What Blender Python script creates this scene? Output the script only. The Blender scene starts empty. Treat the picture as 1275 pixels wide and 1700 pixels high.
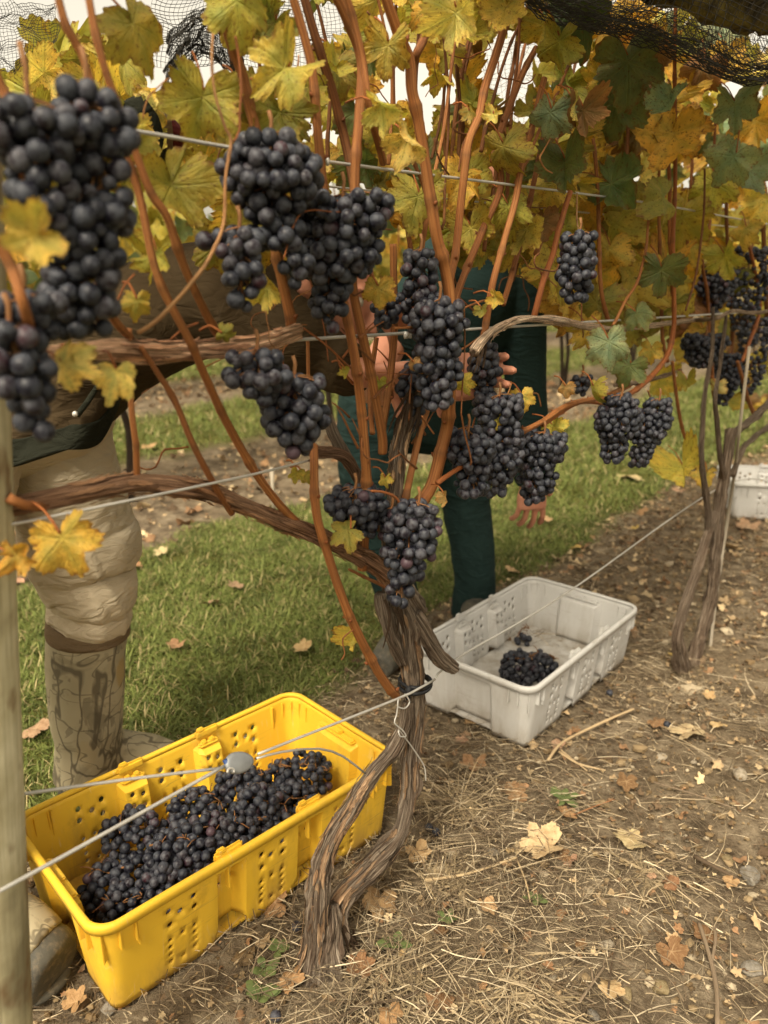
import bpy, bmesh, math, random
import numpy as np
from mathutils import Vector, Matrix, noise, Quaternion
from mathutils.geometry import delaunay_2d_cdt

random.seed(7); rng = np.random.default_rng(7)
sc = bpy.context.scene
COL = sc.collection
R = math.radians

# ------------------------------------------------------------------ camera
F_PX, PITCH, CAM_H = 1277.0, math.atan(410/1277.0), 1.0
cam = bpy.data.cameras.new('camera'); cam_o = bpy.data.objects.new('camera', cam); COL.objects.link(cam_o)
cam_o.location = (0, 0, CAM_H); cam_o.rotation_euler = (math.pi/2 - PITCH, 0, 0)
cam.sensor_fit = 'VERTICAL'; cam.sensor_height = 36.0; cam.lens = F_PX/1700*36
cam.clip_start = 0.02; cam.clip_end = 500
cam.dof.use_dof = True; cam.dof.focus_distance = 1.12; cam.dof.aperture_fstop = 4.4
sc.camera = cam_o

# ------------------------------------------------------------------ world, sun, exposure
SUN_EL, SUN_AZ = R(52), R(205)          # azimuth clockwise from +Y : behind the camera, to the left
w = bpy.data.worlds.new('World'); sc.world = w; w.use_nodes = True
nt = w.node_tree; nt.nodes.clear()
wo = nt.nodes.new('ShaderNodeOutputWorld'); bg = nt.nodes.new('ShaderNodeBackground')
sky = nt.nodes.new('ShaderNodeTexSky'); sky.sky_type = 'NISHITA'; sky.sun_disc = False
sky.sun_elevation = SUN_EL; sky.sun_rotation = SUN_AZ; sky.air_density = 1.0; sky.dust_density = 4.0; sky.ozone_density = 1.0
hs = nt.nodes.new('ShaderNodeHueSaturation'); hs.inputs['Saturation'].default_value = 0.12
tint = nt.nodes.new('ShaderNodeMix'); tint.data_type = 'RGBA'; tint.blend_type = 'MULTIPLY'; tint.inputs[0].default_value = 1
tint.inputs[7].default_value = (1.07, 0.953, 0.745, 1)
nt.links.new(sky.outputs[0], hs.inputs['Color']); nt.links.new(hs.outputs[0], tint.inputs[6])
nt.links.new(tint.outputs[2], bg.inputs[0]); bg.inputs[1].default_value = 0.10
nt.links.new(bg.outputs[0], wo.inputs[0])
sun = bpy.data.lights.new('sun', 'SUN'); sun.energy = 1.5; sun.angle = R(16); sun.color = (1.0, 0.91, 0.74)
sun_o = bpy.data.objects.new('sun', sun); COL.objects.link(sun_o)
sd = Vector((math.sin(SUN_AZ)*math.cos(SUN_EL), math.cos(SUN_AZ)*math.cos(SUN_EL), math.sin(SUN_EL)))
sun_o.rotation_euler = sd.to_track_quat('Z', 'Y').to_euler()
vs = sc.view_settings; vs.view_transform = 'Standard'; vs.look = 'None'; vs.exposure = 1.46; vs.gamma = 1; vs.use_curve_mapping = False
sc.cycles.use_denoising = True
sc.cycles.use_adaptive_sampling = True; sc.cycles.adaptive_threshold = 0.025
sc.cycles.max_bounces = 5; sc.cycles.diffuse_bounces = 3; sc.cycles.transmission_bounces = 3; sc.cycles.transparent_max_bounces = 8

# ------------------------------------------------------------------ surveying helpers: sight lines onto real planes
SP, CP = math.sin(PITCH), math.cos(PITCH)
def ray(px, py):
    u, v = (px-637.5)/F_PX, (850-py)/F_PX
    return Vector((u, CP+v*SP, -SP+v*CP))
CAM = Vector((0, 0, CAM_H))
def at_z(px, py, z=0.0):
    d = ray(px, py); return CAM + d*((z-CAM_H)/d.z)
def at_y(px, py, Y):
    d = ray(px, py); return CAM + d*(Y/d.y)
ROW_TH = math.atan(.895*CP)
DIR = Vector((math.sin(ROW_TH), math.cos(ROW_TH), 0)); NRM = Vector((-DIR.y, DIR.x, 0))   # along the row / away across the row
ORG = at_z(540, 1590)
def row(px, py, off=0.0):                       # vertical plane parallel to the row, off metres behind it
    d = ray(px, py); return CAM + d*(((ORG-CAM).dot(NRM)+off)/d.dot(NRM))
def rp(al, pe, z=0.0):                          # row coordinates -> world
    p = ORG + DIR*al + NRM*pe; return Vector((p.x, p.y, z))
def px_m(p):                                    # metres per source pixel at p
    q = p-CAM; return (q.y*CP - q.z*SP)/F_PX
def nz(x, y=0., z=0.): return noise.noise(Vector((x, y, z)))

# ------------------------------------------------------------------ materials
class NT:
    def __init__(s, name):
        s.m = bpy.data.materials.new(name); s.m.use_nodes = True; s.t = s.m.node_tree; s.t.nodes.clear()
        s.o = s.n('ShaderNodeOutputMaterial')
    def n(s, t, **k):
        x = s.t.nodes.new(t)
        for a, b in k.items(): setattr(x, a, b)
        return x
    def put(s, sock, v):
        if isinstance(v, bpy.types.NodeSocket): s.t.links.new(v, sock)
        elif isinstance(v, (tuple, list)) and len(v) == 3 and sock.type == 'RGBA': sock.default_value = (*v, 1)
        else: sock.default_value = v
    def coord(s, kind='Object', scale=(1,1,1), off=None):
        c = s.n('ShaderNodeTexCoord'); m = s.n('ShaderNodeMapping'); s.put(m.inputs[0], c.outputs[kind]); m.inputs['Scale'].default_value = scale
        if off is not None: s.put(m.inputs['Location'], off)
        return m.outputs[0]
    def noise(s, vec, scale, detail=4, rough=.55, dist=0):
        x = s.n('ShaderNodeTexNoise'); s.put(x.inputs['Vector'], vec); x.inputs['Scale'].default_value = scale
        x.inputs['Detail'].default_value = detail; x.inputs['Roughness'].default_value = rough; x.inputs['Distortion'].default_value = dist
        return x.outputs[0]
    def vor(s, vec, scale, feature='F1'):
        x = s.n('ShaderNodeTexVoronoi', feature=feature); s.put(x.inputs['Vector'], vec); x.inputs['Scale'].default_value = scale
        return x
    def ramp(s, fac, stops):
        x = s.n('ShaderNodeValToRGB'); s.put(x.inputs[0], fac); e = x.color_ramp.elements
        while len(e) < len(stops): e.new(.5)
        for q, (p, c) in zip(e, stops): q.position = p; q.color = (*c, 1) if len(c) == 3 else c
        return x.outputs[0]
    def mix(s, f, a, b, mode='MIX'):
        x = s.n('ShaderNodeMix', data_type='RGBA', blend_type=mode); s.put(x.inputs[0], f); s.put(x.inputs[6], a); s.put(x.inputs[7], b); return x.outputs[2]
    def math(s, op, a, b=0.0, c=0.0):
        x = s.n('ShaderNodeMath', operation=op); s.put(x.inputs[0], a); s.put(x.inputs[1], b)
        if op in ('MULTIPLY_ADD',): s.put(x.inputs[2], c)
        return x.outputs[0]
    def rng(s, v, a, b, c=0., d=1.):
        x = s.n('ShaderNodeMapRange'); s.put(x.inputs[0], v)
        for i, q in enumerate((a, b, c, d)): x.inputs[i+1].default_value = q
        return x.outputs[0]
    def bump(s, h, strength=.4, dist=.002):
        x = s.n('ShaderNodeBump'); s.put(x.inputs['Height'], h); x.inputs['Strength'].default_value = strength; x.inputs['Distance'].default_value = dist; return x.outputs[0]
    def bsdf(s, col, rough=.7, normal=None, spec=.3, **k):
        b = s.n('ShaderNodeBsdfPrincipled'); s.put(b.inputs['Base Color'], col); s.put(b.inputs['Roughness'], rough); s.put(b.inputs['Specular IOR Level'], spec)
        if normal is not None: s.put(b.inputs['Normal'], normal)
        for a, v in k.items(): s.put(b.inputs[a], v)
        return b.outputs[0]
    def out(s, sh): s.t.links.new(sh, s.o.inputs[0]); return s.m

M = {}
def build_materials():
    # grape skin: blue-black under a powdery bloom
    a = NT('grape_skin'); oi = a.n('ShaderNodeObjectInfo')
    loc = a.n('ShaderNodeVectorMath', operation='SCALE'); a.put(loc.inputs[0], (37., 19., 53.)); a.put(loc.inputs['Scale'], oi.outputs['Random'])
    v = a.coord('Object', (1,1,1), loc.outputs[0])
    n1 = a.noise(v, 1.1, 3, .6); n2 = a.noise(v, 9, 4, .7)
    bl = a.math('MULTIPLY', a.rng(n1, .38, .60), a.rng(n2, .30, .62, .45, 1))
    base = a.ramp(oi.outputs['Random'], [(0, (.005,.005,.010)), (.6, (.008,.007,.013)), (.96, (.013,.008,.012)), (1, (.035,.010,.016))])
    bloom = a.ramp(oi.outputs['Random'], [(0, (.038,.042,.052)), (.5, (.056,.061,.074)), (1, (.082,.083,.096))])
    col = a.mix(bl, base, bloom)
    M['grape'] = a.out(a.bsdf(col, a.rng(bl, 0, 1, .38, .68), a.bump(n2, .08, .02), .30))
    a = NT('grape_skin_red'); v = a.coord('Object'); n1 = a.noise(v, 1.6, 3)
    M['grape_red'] = a.out(a.bsdf(a.mix(n1, (.035,.014,.022), (.085,.060,.072)), .5))
    a = NT('grape_stem'); v = a.coord('Object'); n1 = a.noise(v, 60, 3)
    M['stem'] = a.out(a.bsdf(a.mix(n1, (.16,.10,.03), (.22,.07,.03)), .7))
    # canes
    a = NT('cane_bark'); v = a.coord('UV', (7, 2.2, 1)); v2 = a.coord('Object')
    oi = a.n('ShaderNodeObjectInfo')
    n1 = a.noise(v, 3, 5, .6, .3); n2 = a.noise(v2, 14, 3)
    v3 = a.coord('UV', (60, 3, 1)); n3 = a.noise(v3, 1.5, 3)
    c = a.ramp(n1, [(.3, (.12,.042,.013)), (.48, (.27,.095,.026)), (.62, (.40,.17,.052)), (.78, (.50,.27,.11))])
    c = a.mix(a.rng(n2, .45, .75, 0, .6), c, (.19,.075,.024)); c = a.mix(a.rng(n3, .48, .68, 0, .55), c, (.13,.05,.018)); c = a.mix(a.rng(a.noise(v2, 30, 3), .62, .72, 0, .5), c, (.09,.045,.02))
    c = a.mix(.85, c, oi.outputs['Color'], 'MULTIPLY')
    nd = a.n('ShaderNodeAttribute', attribute_name='node').outputs['Fac']; c = a.mix(a.math('MULTIPLY', nd, .55), c, (.10,.045,.018))
    M['cane'] = a.out(a.bsdf(c, .6, a.bump(a.math('ADD', n3, n1), .5, .0018), .25))
    # old wood
    a = NT('old_bark'); v = a.coord('UV', (9, 5, 1)); v2 = a.coord('UV', (34, 9, 1)); vo = a.coord('Object')
    n1 = a.noise(v, 1.3, 6, .65, .8); n2 = a.noise(v2, 1.2, 5, .7, .6); n3 = a.noise(vo, 9, 3)
    at = a.n('ShaderNodeAttribute', attribute_name='ridge')
    c = a.ramp(n2, [(.34, (.055,.038,.027)), (.45, (.18,.13,.092)), (.54, (.35,.27,.195)), (.66, (.62,.52,.41))])
    c = a.mix(a.rng(n1, .45, .72, 0, .5), c, (.20,.12,.075)); c = a.mix(a.rng(n3, .48, .72, 0, .55), c, (.33,.27,.205))
    c = a.mix(a.rng(at.outputs['Fac'], .05, .55, .85, 0), c, (.022,.014,.009))
    hh = a.math('ADD', n2, a.math('MULTIPLY', n1, .6))
    oi = a.n('ShaderNodeObjectInfo'); c = a.mix(1, c, oi.outputs['Color'], 'MULTIPLY')
    fine = a.noise(a.coord('UV', (110, 16, 1)), 1.2, 4, .7, .5); c = a.mix(a.rng(fine, .52, .40, 0, .5), c, a.mix(1, c, (.4,.38,.36), 'MULTIPLY'))
    M['bark'] = a.out(a.bsdf(c, .88, a.bump(a.math('ADD', hh, a.math('MULTIPLY', fine, .7)), 1., .012), .15))
    # leaves
    def leafmat(name, src):
        a = NT(name)
        if src == 'obj':
            oi = a.n('ShaderNodeObjectInfo'); base = oi.outputs['Color']; rnd = oi.outputs['Random']
            loc = a.n('ShaderNodeVectorMath', operation='SCALE'); a.put(loc.inputs[0], (31., 17., 11.)); a.put(loc.inputs['Scale'], rnd)
            v = a.coord('UV', (1,1,1), loc.outputs[0])
        else:
            at0 = a.n('ShaderNodeAttribute', attribute_name='Col'); base = at0.outputs['Color']; v = a.coord('Object', (9,9,9)); rnd = .5
        vein = a.n('ShaderNodeAttribute', attribute_name='vein').outputs['Fac']
        edge = a.n('ShaderNodeAttribute', attribute_name='edge').outputs['Fac']
        n1 = a.noise(v, 2.2, 4, .6); n2 = a.noise(v, 7, 5, .65); n3 = a.noise(v, 16, 3, .5)
        near = a.n('ShaderNodeAttribute', attribute_name='near').outputs['Fac']
        base = a.mix(a.math('MULTIPLY', near, a.rng(n2, .25, .6, .1, .6)), base, a.mix(1, base, (.62,.80,.8), 'MULTIPLY'))
        c = a.mix(a.rng(n1, .38, .66, 0, .7), base, a.mix(1, base, (1.35,1.22,.9), 'MULTIPLY'))       # patches turning yellower
        c = a.mix(a.rng(n1, .6, .3, 0, .5), c, a.mix(1, c, (.55,.75,.6), 'MULTIPLY'))
        ey = a.math('MULTIPLY', edge, a.rng(n2, .3, .65))
        c = a.mix(a.math('MULTIPLY', ey, .55), c, a.mix(1, c, (1.3,1.0,.7), 'MULTIPLY'))
        br = a.math('MULTIPLY', a.rng(n2, .57, .66), a.rng(n1, .42, .58, .0, 1))
        c = a.mix(a.math('MULTIPLY', br, .75), c, (.14,.055,.018))
        sp = a.rng(n3, .60, .67, 0, .7); c = a.mix(sp, c, (.09,.035,.015))
        rim = a.math('MULTIPLY', a.rng(edge, .62, 1), a.rng(n2, .44, .60)); c = a.mix(rim, c, (.16,.06,.022))
        c = a.mix(a.math('MULTIPLY', vein, a.rng(n1, .3, .7, .15, .45)), c, a.mix(1, a.mix(.3, c, (.45,.40,.16)), (1.25,1.2,1.0), 'MULTIPLY'))
        h = a.math('ADD', a.math('MULTIPLY', vein, -.7), a.math('MULTIPLY', n2, .5))
        nb = a.bump(h, .5, .004)
        d = a.bsdf(c, .55, nb, .28)
        t = a.n('ShaderNodeBsdfTranslucent'); a.put(t.inputs[0], a.mix(1, c, (1.15,1.1,.65), 'MULTIPLY')); a.put(t.inputs['Normal'], nb)
        ms = a.n('ShaderNodeMixShader'); ms.inputs[0].default_value = .42; a.put(ms.inputs[1], d); a.put(ms.inputs[2], t.outputs[0])
        return a.out(ms.outputs[0])
    M['leaf'] = leafmat('vine_leaf', 'obj'); M['leaf_far'] = leafmat('vine_leaf_far', 'attr')
    a = NT('dry_leaf'); oi = a.n('ShaderNodeObjectInfo'); v = a.coord('UV'); n1 = a.noise(v, 3, 4); n2 = a.noise(v, 9, 4)
    vein = a.n('ShaderNodeAttribute', attribute_name='vein').outputs['Fac']
    c = a.mix(a.rng(n1, .4, .65, 0, .7), oi.outputs['Color'], a.mix(1, oi.outputs['Color'], (.6,.5,.42), 'MULTIPLY'))
    c = a.mix(a.rng(n2, .6, .7, 0, .6), c, (.12,.055,.025)); c = a.mix(a.math('MULTIPLY', vein, .35), c, (.5,.36,.2))
    M['dry_leaf'] = a.out(a.bsdf(c, .75, a.bump(n2, .4, .003), .2))
    # crates
    def plastic(name, c1, c2, dirt, da):
        a = NT(name); v = a.coord('Object'); n1 = a.noise(v, 5, 4, .6); n2 = a.noise(v, 40, 5, .7); n3 = a.noise(a.coord('Object', (30, 30, 200)), 1.5, 3)
        vs_ = a.coord('Object', (1,1,.25)); n4 = a.noise(vs_, 14, 5, .7)
        c = a.mix(n1, c1, c2)
        c = a.mix(a.math('MULTIPLY', a.rng(n4, .5, .78), da), c, dirt)
        sc_ = a.math('MULTIPLY', a.rng(n2, .66, .74), a.rng(n1, .5, .65)); c = a.mix(a.math('MULTIPLY', sc_, .55), c, dirt)
        scr = a.noise(a.coord('Object', (6, 6, 90)), 1.6, 3, .6, 1.5); scr2 = a.noise(a.coord('Object', (90, 14, 9)), 1.2, 3, .6, 1.0)
        c = a.mix(a.math('MULTIPLY', a.rng(scr, .62, .67), a.rng(n1, .42, .62, 0, .5)), c, dirt); c = a.mix(a.math('MULTIPLY', a.rng(scr2, .64, .69), a.rng(n1, .6, .42, 0, .35)), c, a.mix(.5, c, (.75,.72,.62)))
        st_ = a.rng(a.noise(v, 11, 5, .75, .8), .56, .70, 0, .42); c = a.mix(st_, c, a.mix(1, c, (.62,.55,.50), 'MULTIPLY'))
        geo = a.n('ShaderNodeNewGeometry'); sep = a.n('ShaderNodeSeparateXYZ'); a.put(sep.inputs[0], geo.outputs['Position'])
        low = a.math('MULTIPLY', a.rng(sep.outputs[2], .06, .0), a.rng(n4, .36, .58)); c = a.mix(a.math('MULTIPLY', low, .75), c, dirt)
        return a.out(a.bsdf(c, a.rng(n4, .3, .7, .48, .68), a.bump(a.math('ADD', n2, n1), .14, .002), .32))
    M['yellow'] = plastic('yellow_plastic', (.76,.455,.03), (.84,.53,.045), (.33,.19,.06), .55)
    M['grey'] = plastic('grey_plastic', (.50,.49,.47), (.57,.56,.54), (.27,.225,.165), .45)
    # metal
    a = NT('galvanised_wire'); v = a.coord('Object'); n1 = a.noise(v, 50, 3)
    M['wire'] = a.out(a.bsdf(a.mix(n1, (.36,.34,.31), (.55,.53,.49)), .5, None, .5, Metallic=.35))
    a = NT('zinc_casting'); v = a.coord('Object'); n1 = a.noise(v, 60, 4)
    M['zinc'] = a.out(a.bsdf(a.mix(n1, (.20,.21,.22), (.34,.35,.36)), .5, a.bump(n1, .2, .001), .5, Metallic=.4))
    a = NT('black_rubber'); M['black'] = a.out(a.bsdf((.012,.012,.014), .6))
    a = NT('blue_plastic'); M['blue'] = a.out(a.bsdf((.02,.05,.16), .5))
    a = NT('post_wood'); v = a.coord('UV', (2.5, 7, 1)); v2 = a.coord('UV', (40, 6, 1)); n1 = a.noise(v, 1.2, 4); n2 = a.noise(v2, 1.2, 4); n3 = a.noise(a.coord('UV', (7, 14, 1)), 1, 3)
    c = a.ramp(n1, [(.36, (.24,.21,.125)), (.5, (.46,.41,.255)), (.62, (.60,.55,.38))]); c = a.mix(a.rng(n2, .4, .7, 0, .45), c, (.14,.11,.05)); c = a.mix(a.rng(n3, .56, .70, 0, .85), c, (.16,.09,.04))
    M['post'] = a.out(a.bsdf(c, .8, a.bump(n2, .35, .002), .2))
    a = NT('pale_stake'); n1 = a.noise(a.coord('Object'), 40, 3); M['stake'] = a.out(a.bsdf(a.mix(n1, (.27,.23,.17), (.37,.32,.25)), .6))
    # ground
    a = NT('soil'); v = a.coord('Object'); n1 = a.noise(v, 1.7, 4); n2 = a.noise(v, 14, 6, .7); n3 = a.noise(v, 90, 4, .7)
    at = a.n('ShaderNodeAttribute', attribute_name='green').outputs['Fac']
    c = a.ramp(n2, [(.30, (.042,.031,.020)), (.45, (.115,.086,.056)), (.57, (.19,.148,.098)), (.72, (.30,.245,.172))])
    c = a.mix(a.rng(n1, .45, .68, 0, .4), c, (.16,.12,.07)); c = a.mix(a.rng(n3, .54, .72, 0, .5), c, (.27,.21,.135))
    c = a.mix(a.rng(n3, .45, .28, 0, .5), c, (.06,.036,.018))
    g = a.mix(n2, (.05,.055,.012), (.13,.12,.03)); c = a.mix(at, c, g)
    M['soil'] = a.out(a.bsdf(c, .95, a.bump(a.math('ADD', n2, n3), .8, .01), .1))
    def attrmat(name, rough, tr=0.0):
        a = NT(name); c = a.n('ShaderNodeAttribute', attribute_name='Col').outputs['Color']
        d = a.bsdf(c, rough, None, .2)
        if tr:
            t = a.n('ShaderNodeBsdfTranslucent'); a.put(t.inputs[0], c); ms = a.n('ShaderNodeMixShader'); ms.inputs[0].default_value = tr
            a.put(ms.inputs[1], d); a.put(ms.inputs[2], t.outputs[0]); d = ms.outputs[0]
        return a.out(d)
    M['grass'] = attrmat('grass_blade', .6, .25); M['straw'] = attrmat('straw', .7); M['litter'] = attrmat('litter', .8)
    a = NT('stone'); oi = a.n('ShaderNodeObjectInfo'); v = a.coord('Object'); n1 = a.noise(v, 2.5, 5); n2 = a.noise(v, 12, 4)
    c = a.mix(a.rng(n1, .35, .65), oi.outputs['Color'], a.mix(1, oi.outputs['Color'], (.62,.58,.5), 'MULTIPLY'))
    M['stone'] = a.out(a.bsdf(c, .85, a.bump(n2, .4, .03), .2))
    a = NT('twig'); n1 = a.noise(a.coord('UV', (20, 4, 1)), 1, 4); oi = a.n('ShaderNodeObjectInfo')
    M['twig'] = a.out(a.bsdf(a.mix(1, a.mix(n1, (.5,.45,.42), (1.2,1.15,1.1)), oi.outputs['Color'], 'MULTIPLY'), .8, a.bump(n1, .4, .002)))
    a = NT('weed_leaf'); n1 = a.noise(a.coord('Object'), 40, 3); M['weed'] = a.out(a.bsdf(a.mix(n1, (.07,.10,.03), (.14,.17,.06)), .55))
    a = NT('netting'); M['net'] = a.out(a.bsdf((.03,.027,.022), .7))
    a = NT('netting_pale'); M['net_pale'] = a.out(a.bsdf((.22,.20,.17), .7))
    a = NT('netting_core'); n1 = a.noise(a.coord('UV', (3, 60, 1)), 1, 5, .7); n2 = a.noise(a.coord('Object'), 16, 4)
    c = a.mix(a.rng(n1, .4, .7), (.03,.025,.019), (.17,.135,.08)); c = a.mix(a.rng(n2, .46, .60, 0, .75), c, (.24,.19,.05))
    M['net_core'] = a.out(a.bsdf(c, .85, a.bump(n1, 1., .01), .15))
    # clothing and skin
    def cloth(name, c1, c2, sc_=9, wv=900):
        a = NT(name); v = a.coord('Object'); n1 = a.noise(v, sc_, 4); n2 = a.noise(v, wv, 2); n3 = a.math('ABSOLUTE', a.math('SUBTRACT', a.noise(a.coord('Object', (1,1,2.6)), sc_*1.6, 3, .5, 1.2), .5))
        c = a.mix(n1, c1, c2); c = a.mix(a.rng(n2, .3, .7, 0, .25), c, a.mix(1, c, (.7,.7,.7), 'MULTIPLY'))
        return a.out(a.bsdf(c, .9, a.bump(a.math('ADD', n3, a.math('MULTIPLY', n2, .05)), .65, .018), .12))
    M['khaki'] = cloth('khaki_cotton', (.47,.39,.27), (.58,.49,.355)); M['jacket'] = cloth('brown_jacket', (.034,.022,.010), (.056,.038,.019))
    M['jacket_trim'] = cloth('dark_trim', (.010,.011,.007), (.018,.019,.012)); M['teal'] = cloth('teal_trousers', (.012,.026,.024), (.019,.038,.035), 7)
    M['maroon'] = cloth('maroon', (.07,.012,.012), (.10,.02,.02)); M['tape'] = cloth('boot_binding', (.14,.095,.055), (.17,.12,.07))
    a = NT('skin'); n1 = a.noise(a.coord('Object'), 12, 4); n2 = a.noise(a.coord('Object'), 160, 3)
    M['skin'] = a.out(a.bsdf(a.mix(n1, (.40,.165,.10), (.50,.23,.145)), .55, a.bump(n2, .15, .002), .3, **{'Subsurface Weight': .12, 'Subsurface Radius': (.02,.008,.004), 'Subsurface Scale': .3}))
    a = NT('hair'); M['hair'] = a.out(a.bsdf((.03,.018,.01), .6))
    a = NT('camouflage'); v = a.coord('Object'); n0 = a.noise(v, 5, 3, .5); n1 = a.noise(v, 11, 4, .55, 1.2); n2 = a.noise(a.coord('Object', (1,1,.45)), 26, 4, .6, 1.5)
    l1 = a.noise(a.coord('Object', (1,1,.5)), 8, 3, .5, .6); l2 = a.noise(a.coord('Object', (.6,1,1.2)), 13, 2, .5, .4)
    tw_ = a.math('MAXIMUM', a.rng(a.math('ABSOLUTE', a.math('SUBTRACT', l1, .5)), .018, .006), a.rng(a.math('ABSOLUTE', a.math('SUBTRACT', l2, .52)), .012, .004, 0, .8))
    c = a.mix(a.rng(n0, .35, .65), (.29,.25,.16), (.40,.345,.23)); c = a.mix(a.rng(n1, .56, .62, 0, .6), c, (.19,.16,.10))
    vv = a.vor(a.coord('Object', (1.6,1.6,.9)), 12); vc = a.n('ShaderNodeSeparateColor'); a.put(vc.inputs[0], vv.outputs['Color']); leafy = a.math('MULTIPLY', a.rng(vc.outputs[0], .70, .74), a.rng(a.math('ADD', vv.outputs['Distance'], a.math('MULTIPLY', n2, .5)), .62, .52)); c = a.mix(a.math('MULTIPLY', leafy, .75), c, (.33,.23,.09))
    dk_ = a.math('MULTIPLY', a.rng(vc.outputs[1], .55, .60), a.rng(n2, .47, .54)); c = a.mix(a.math('MULTIPLY', dk_, .5), c, (.085,.07,.048)); c = a.mix(a.math('MULTIPLY', tw_, .75), c, (.06,.048,.032)); c = a.mix(a.rng(n0, .58, .70, 0, .3), c, (.15,.16,.10))
    M['camo'] = a.out(a.bsdf(c, .8, a.bump(n1, .25, .006), .2))
    a = NT('boot_rubber'); n1 = a.noise(a.coord('Object'), 14, 4); n2 = a.noise(a.coord('Object'), 70, 4, .7); c = a.mix(a.rng(n1, .35, .65), (.045,.043,.036), (.095,.088,.068)); c = a.mix(a.rng(n2, .5, .7, 0, .6), c, (.19,.15,.10)); M['rubber'] = a.out(a.bsdf(c, .75, a.bump(n2, .4, .004)))
    a = NT('distant_wood'); n1 = a.noise(a.coord('Object'), .9, 5, .7); M['wood_mass'] = a.out(a.bsdf(a.mix(a.rng(n1, .35, .65), (.06,.065,.02), (.24,.19,.05)), .9))
build_materials()

# ------------------------------------------------------------------ mesh helpers
def mesh(name, verts, faces, smooth=True):
    me = bpy.data.meshes.new(name); me.from_pydata([tuple(v) for v in verts], [], faces)
    if smooth: me.polygons.foreach_set('use_smooth', [True]*len(me.polygons))
    me.update(); return me
def link(name, me, mat=None, parent=None, loc=None):
    o = bpy.data.objects.new(name, me); COL.objects.link(o)
    if mat is not None and me is not None and not me.materials: me.materials.append(M[mat])
    if parent is not None:
        o.parent = parent
        if parent.type == 'EMPTY' or True:
            wl = parent['_w'] if '_w' in parent else None
    if loc is not None: o.location = loc
    return o
def empty(name, loc, label=None, cat=None, group=None):
    o = bpy.data.objects.new(name, None); COL.objects.link(o); o.location = loc; o.empty_display_size = .02
    tag(o, label, cat, group); return o
def tag(o, label=None, cat=None, group=None, kind=None):
    if label: o['label'] = label
    if cat: o['category'] = cat
    if group: o['group'] = group
    if kind: o['kind'] = kind
    return o
def child(name, me, mat, parent, origin):
    """me in world coordinates; origin = world position of the parent's origin (unrotated chain)"""
    o = link(name, me, mat, parent); o.location = (0, 0, 0)
    me.transform(Matrix.Translation(-Vector(origin))); return o
def attr(me, name, vals):
    A = me.attributes.new(name, 'FLOAT', 'POINT'); A.data.foreach_set('value', np.asarray(vals, dtype=np.float32))
def attr_col(me, vals):
    A = me.attributes.new('Col', 'FLOAT_COLOR', 'POINT'); v = np.ones((len(vals), 4), np.float32); v[:, :3] = vals; A.data.foreach_set('color', v.ravel())
def np_mesh(name, V, Fq):
    me = bpy.data.meshes.new(name); V = np.asarray(V, np.float32); Fq = np.asarray(Fq, np.int32); k = Fq.shape[1]
    me.vertices.add(len(V)); me.vertices.foreach_set('co', V.ravel())
    me.loops.add(Fq.size); me.loops.foreach_set('vertex_index', Fq.ravel())
    me.polygons.add(len(Fq)); me.polygons.foreach_set('loop_start', np.arange(0, Fq.size, k, dtype=np.int32)); me.polygons.foreach_set('loop_total', np.full(len(Fq), k, np.int32))
    me.polygons.foreach_set('use_smooth', np.ones(len(Fq), bool))
    me.update(calc_edges=True); return me
def spline(P, rad, step):
    """Catmull-Rom through P with radii; resampled about every step"""
    P = [Vector(p) for p in P]; n = len(P); out = []; rr = []
    for i in range(n-1):
        a, b, c, d = P[max(i-1, 0)], P[i], P[i+1], P[min(i+2, n-1)]
        k = max(2, int((c-b).length/step))
        for j in range(k):
            t = j/k; t2, t3 = t*t, t*t*t
            out.append(.5*((2*b)+(c-a)*t+(2*a-5*b+4*c-d)*t2+(3*b-a-3*c+d)*t3)); s = t*t*(3-2*t); rr.append(rad[i]*(1-s)+rad[i+1]*s)
    out.append(P[-1]); rr.append(rad[-1]); return out, rr
def tube_geo(P, rad, seg=10, disp=None, cap=True, flat=1.0):
    """P list of Vectors; disp(theta, s, i)->(radial factor, ridge)"""
    n = len(P); V = []; Fc = []; UV = []; RG = []
    T = [(P[min(i+1, n-1)]-P[max(i-1, 0)]).normalized() for i in range(n)]
    up = Vector((0, 0, 1)) if abs(T[0].z) < .9 else Vector((0, 1, 0))
    N = (up-T[0]*up.dot(T[0])).normalized(); s = 0
    for i in range(n):
        if i:
            q = T[i-1].rotation_difference(T[i]); N = q @ N; N = (N-T[i]*N.dot(T[i])).normalized(); s += (P[i]-P[i-1]).length
        B = T[i].cross(N)
        for j in range(seg):
            th = 2*math.pi*j/seg; f, rg = (1.0, 1.0) if disp is None else disp(th, s, i)
            V.append(P[i]+(N*math.cos(th)+B*math.sin(th)*flat)*rad[i]*f); UV.append((j/seg, s)); RG.append(rg)
    for i in range(n-1):
        for j in range(seg):
            k = (j+1) % seg; Fc.append((i*seg+j, i*seg+k, (i+1)*seg+k, (i+1)*seg+j))
    if cap:
        Fc.append(tuple(range(seg))[::-1]); Fc.append(tuple(range((n-1)*seg, n*seg)))
    return V, Fc, UV, RG
def tube(name, P, rad, seg=10, disp=None, cap=True, smooth=True):
    V, Fc, UV, RG = tube_geo(P, rad, seg, disp, cap); me = mesh(name, V, Fc, smooth)
    lay = me.uv_layers.new(name='UVMap'); li = np.empty(len(me.loops), np.int32); me.loops.foreach_get('vertex_index', li)
    lay.data.foreach_set('uv', np.asarray(UV, np.float32)[li].ravel())
    if disp is not None: attr(me, 'ridge', RG)
    return me
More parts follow.
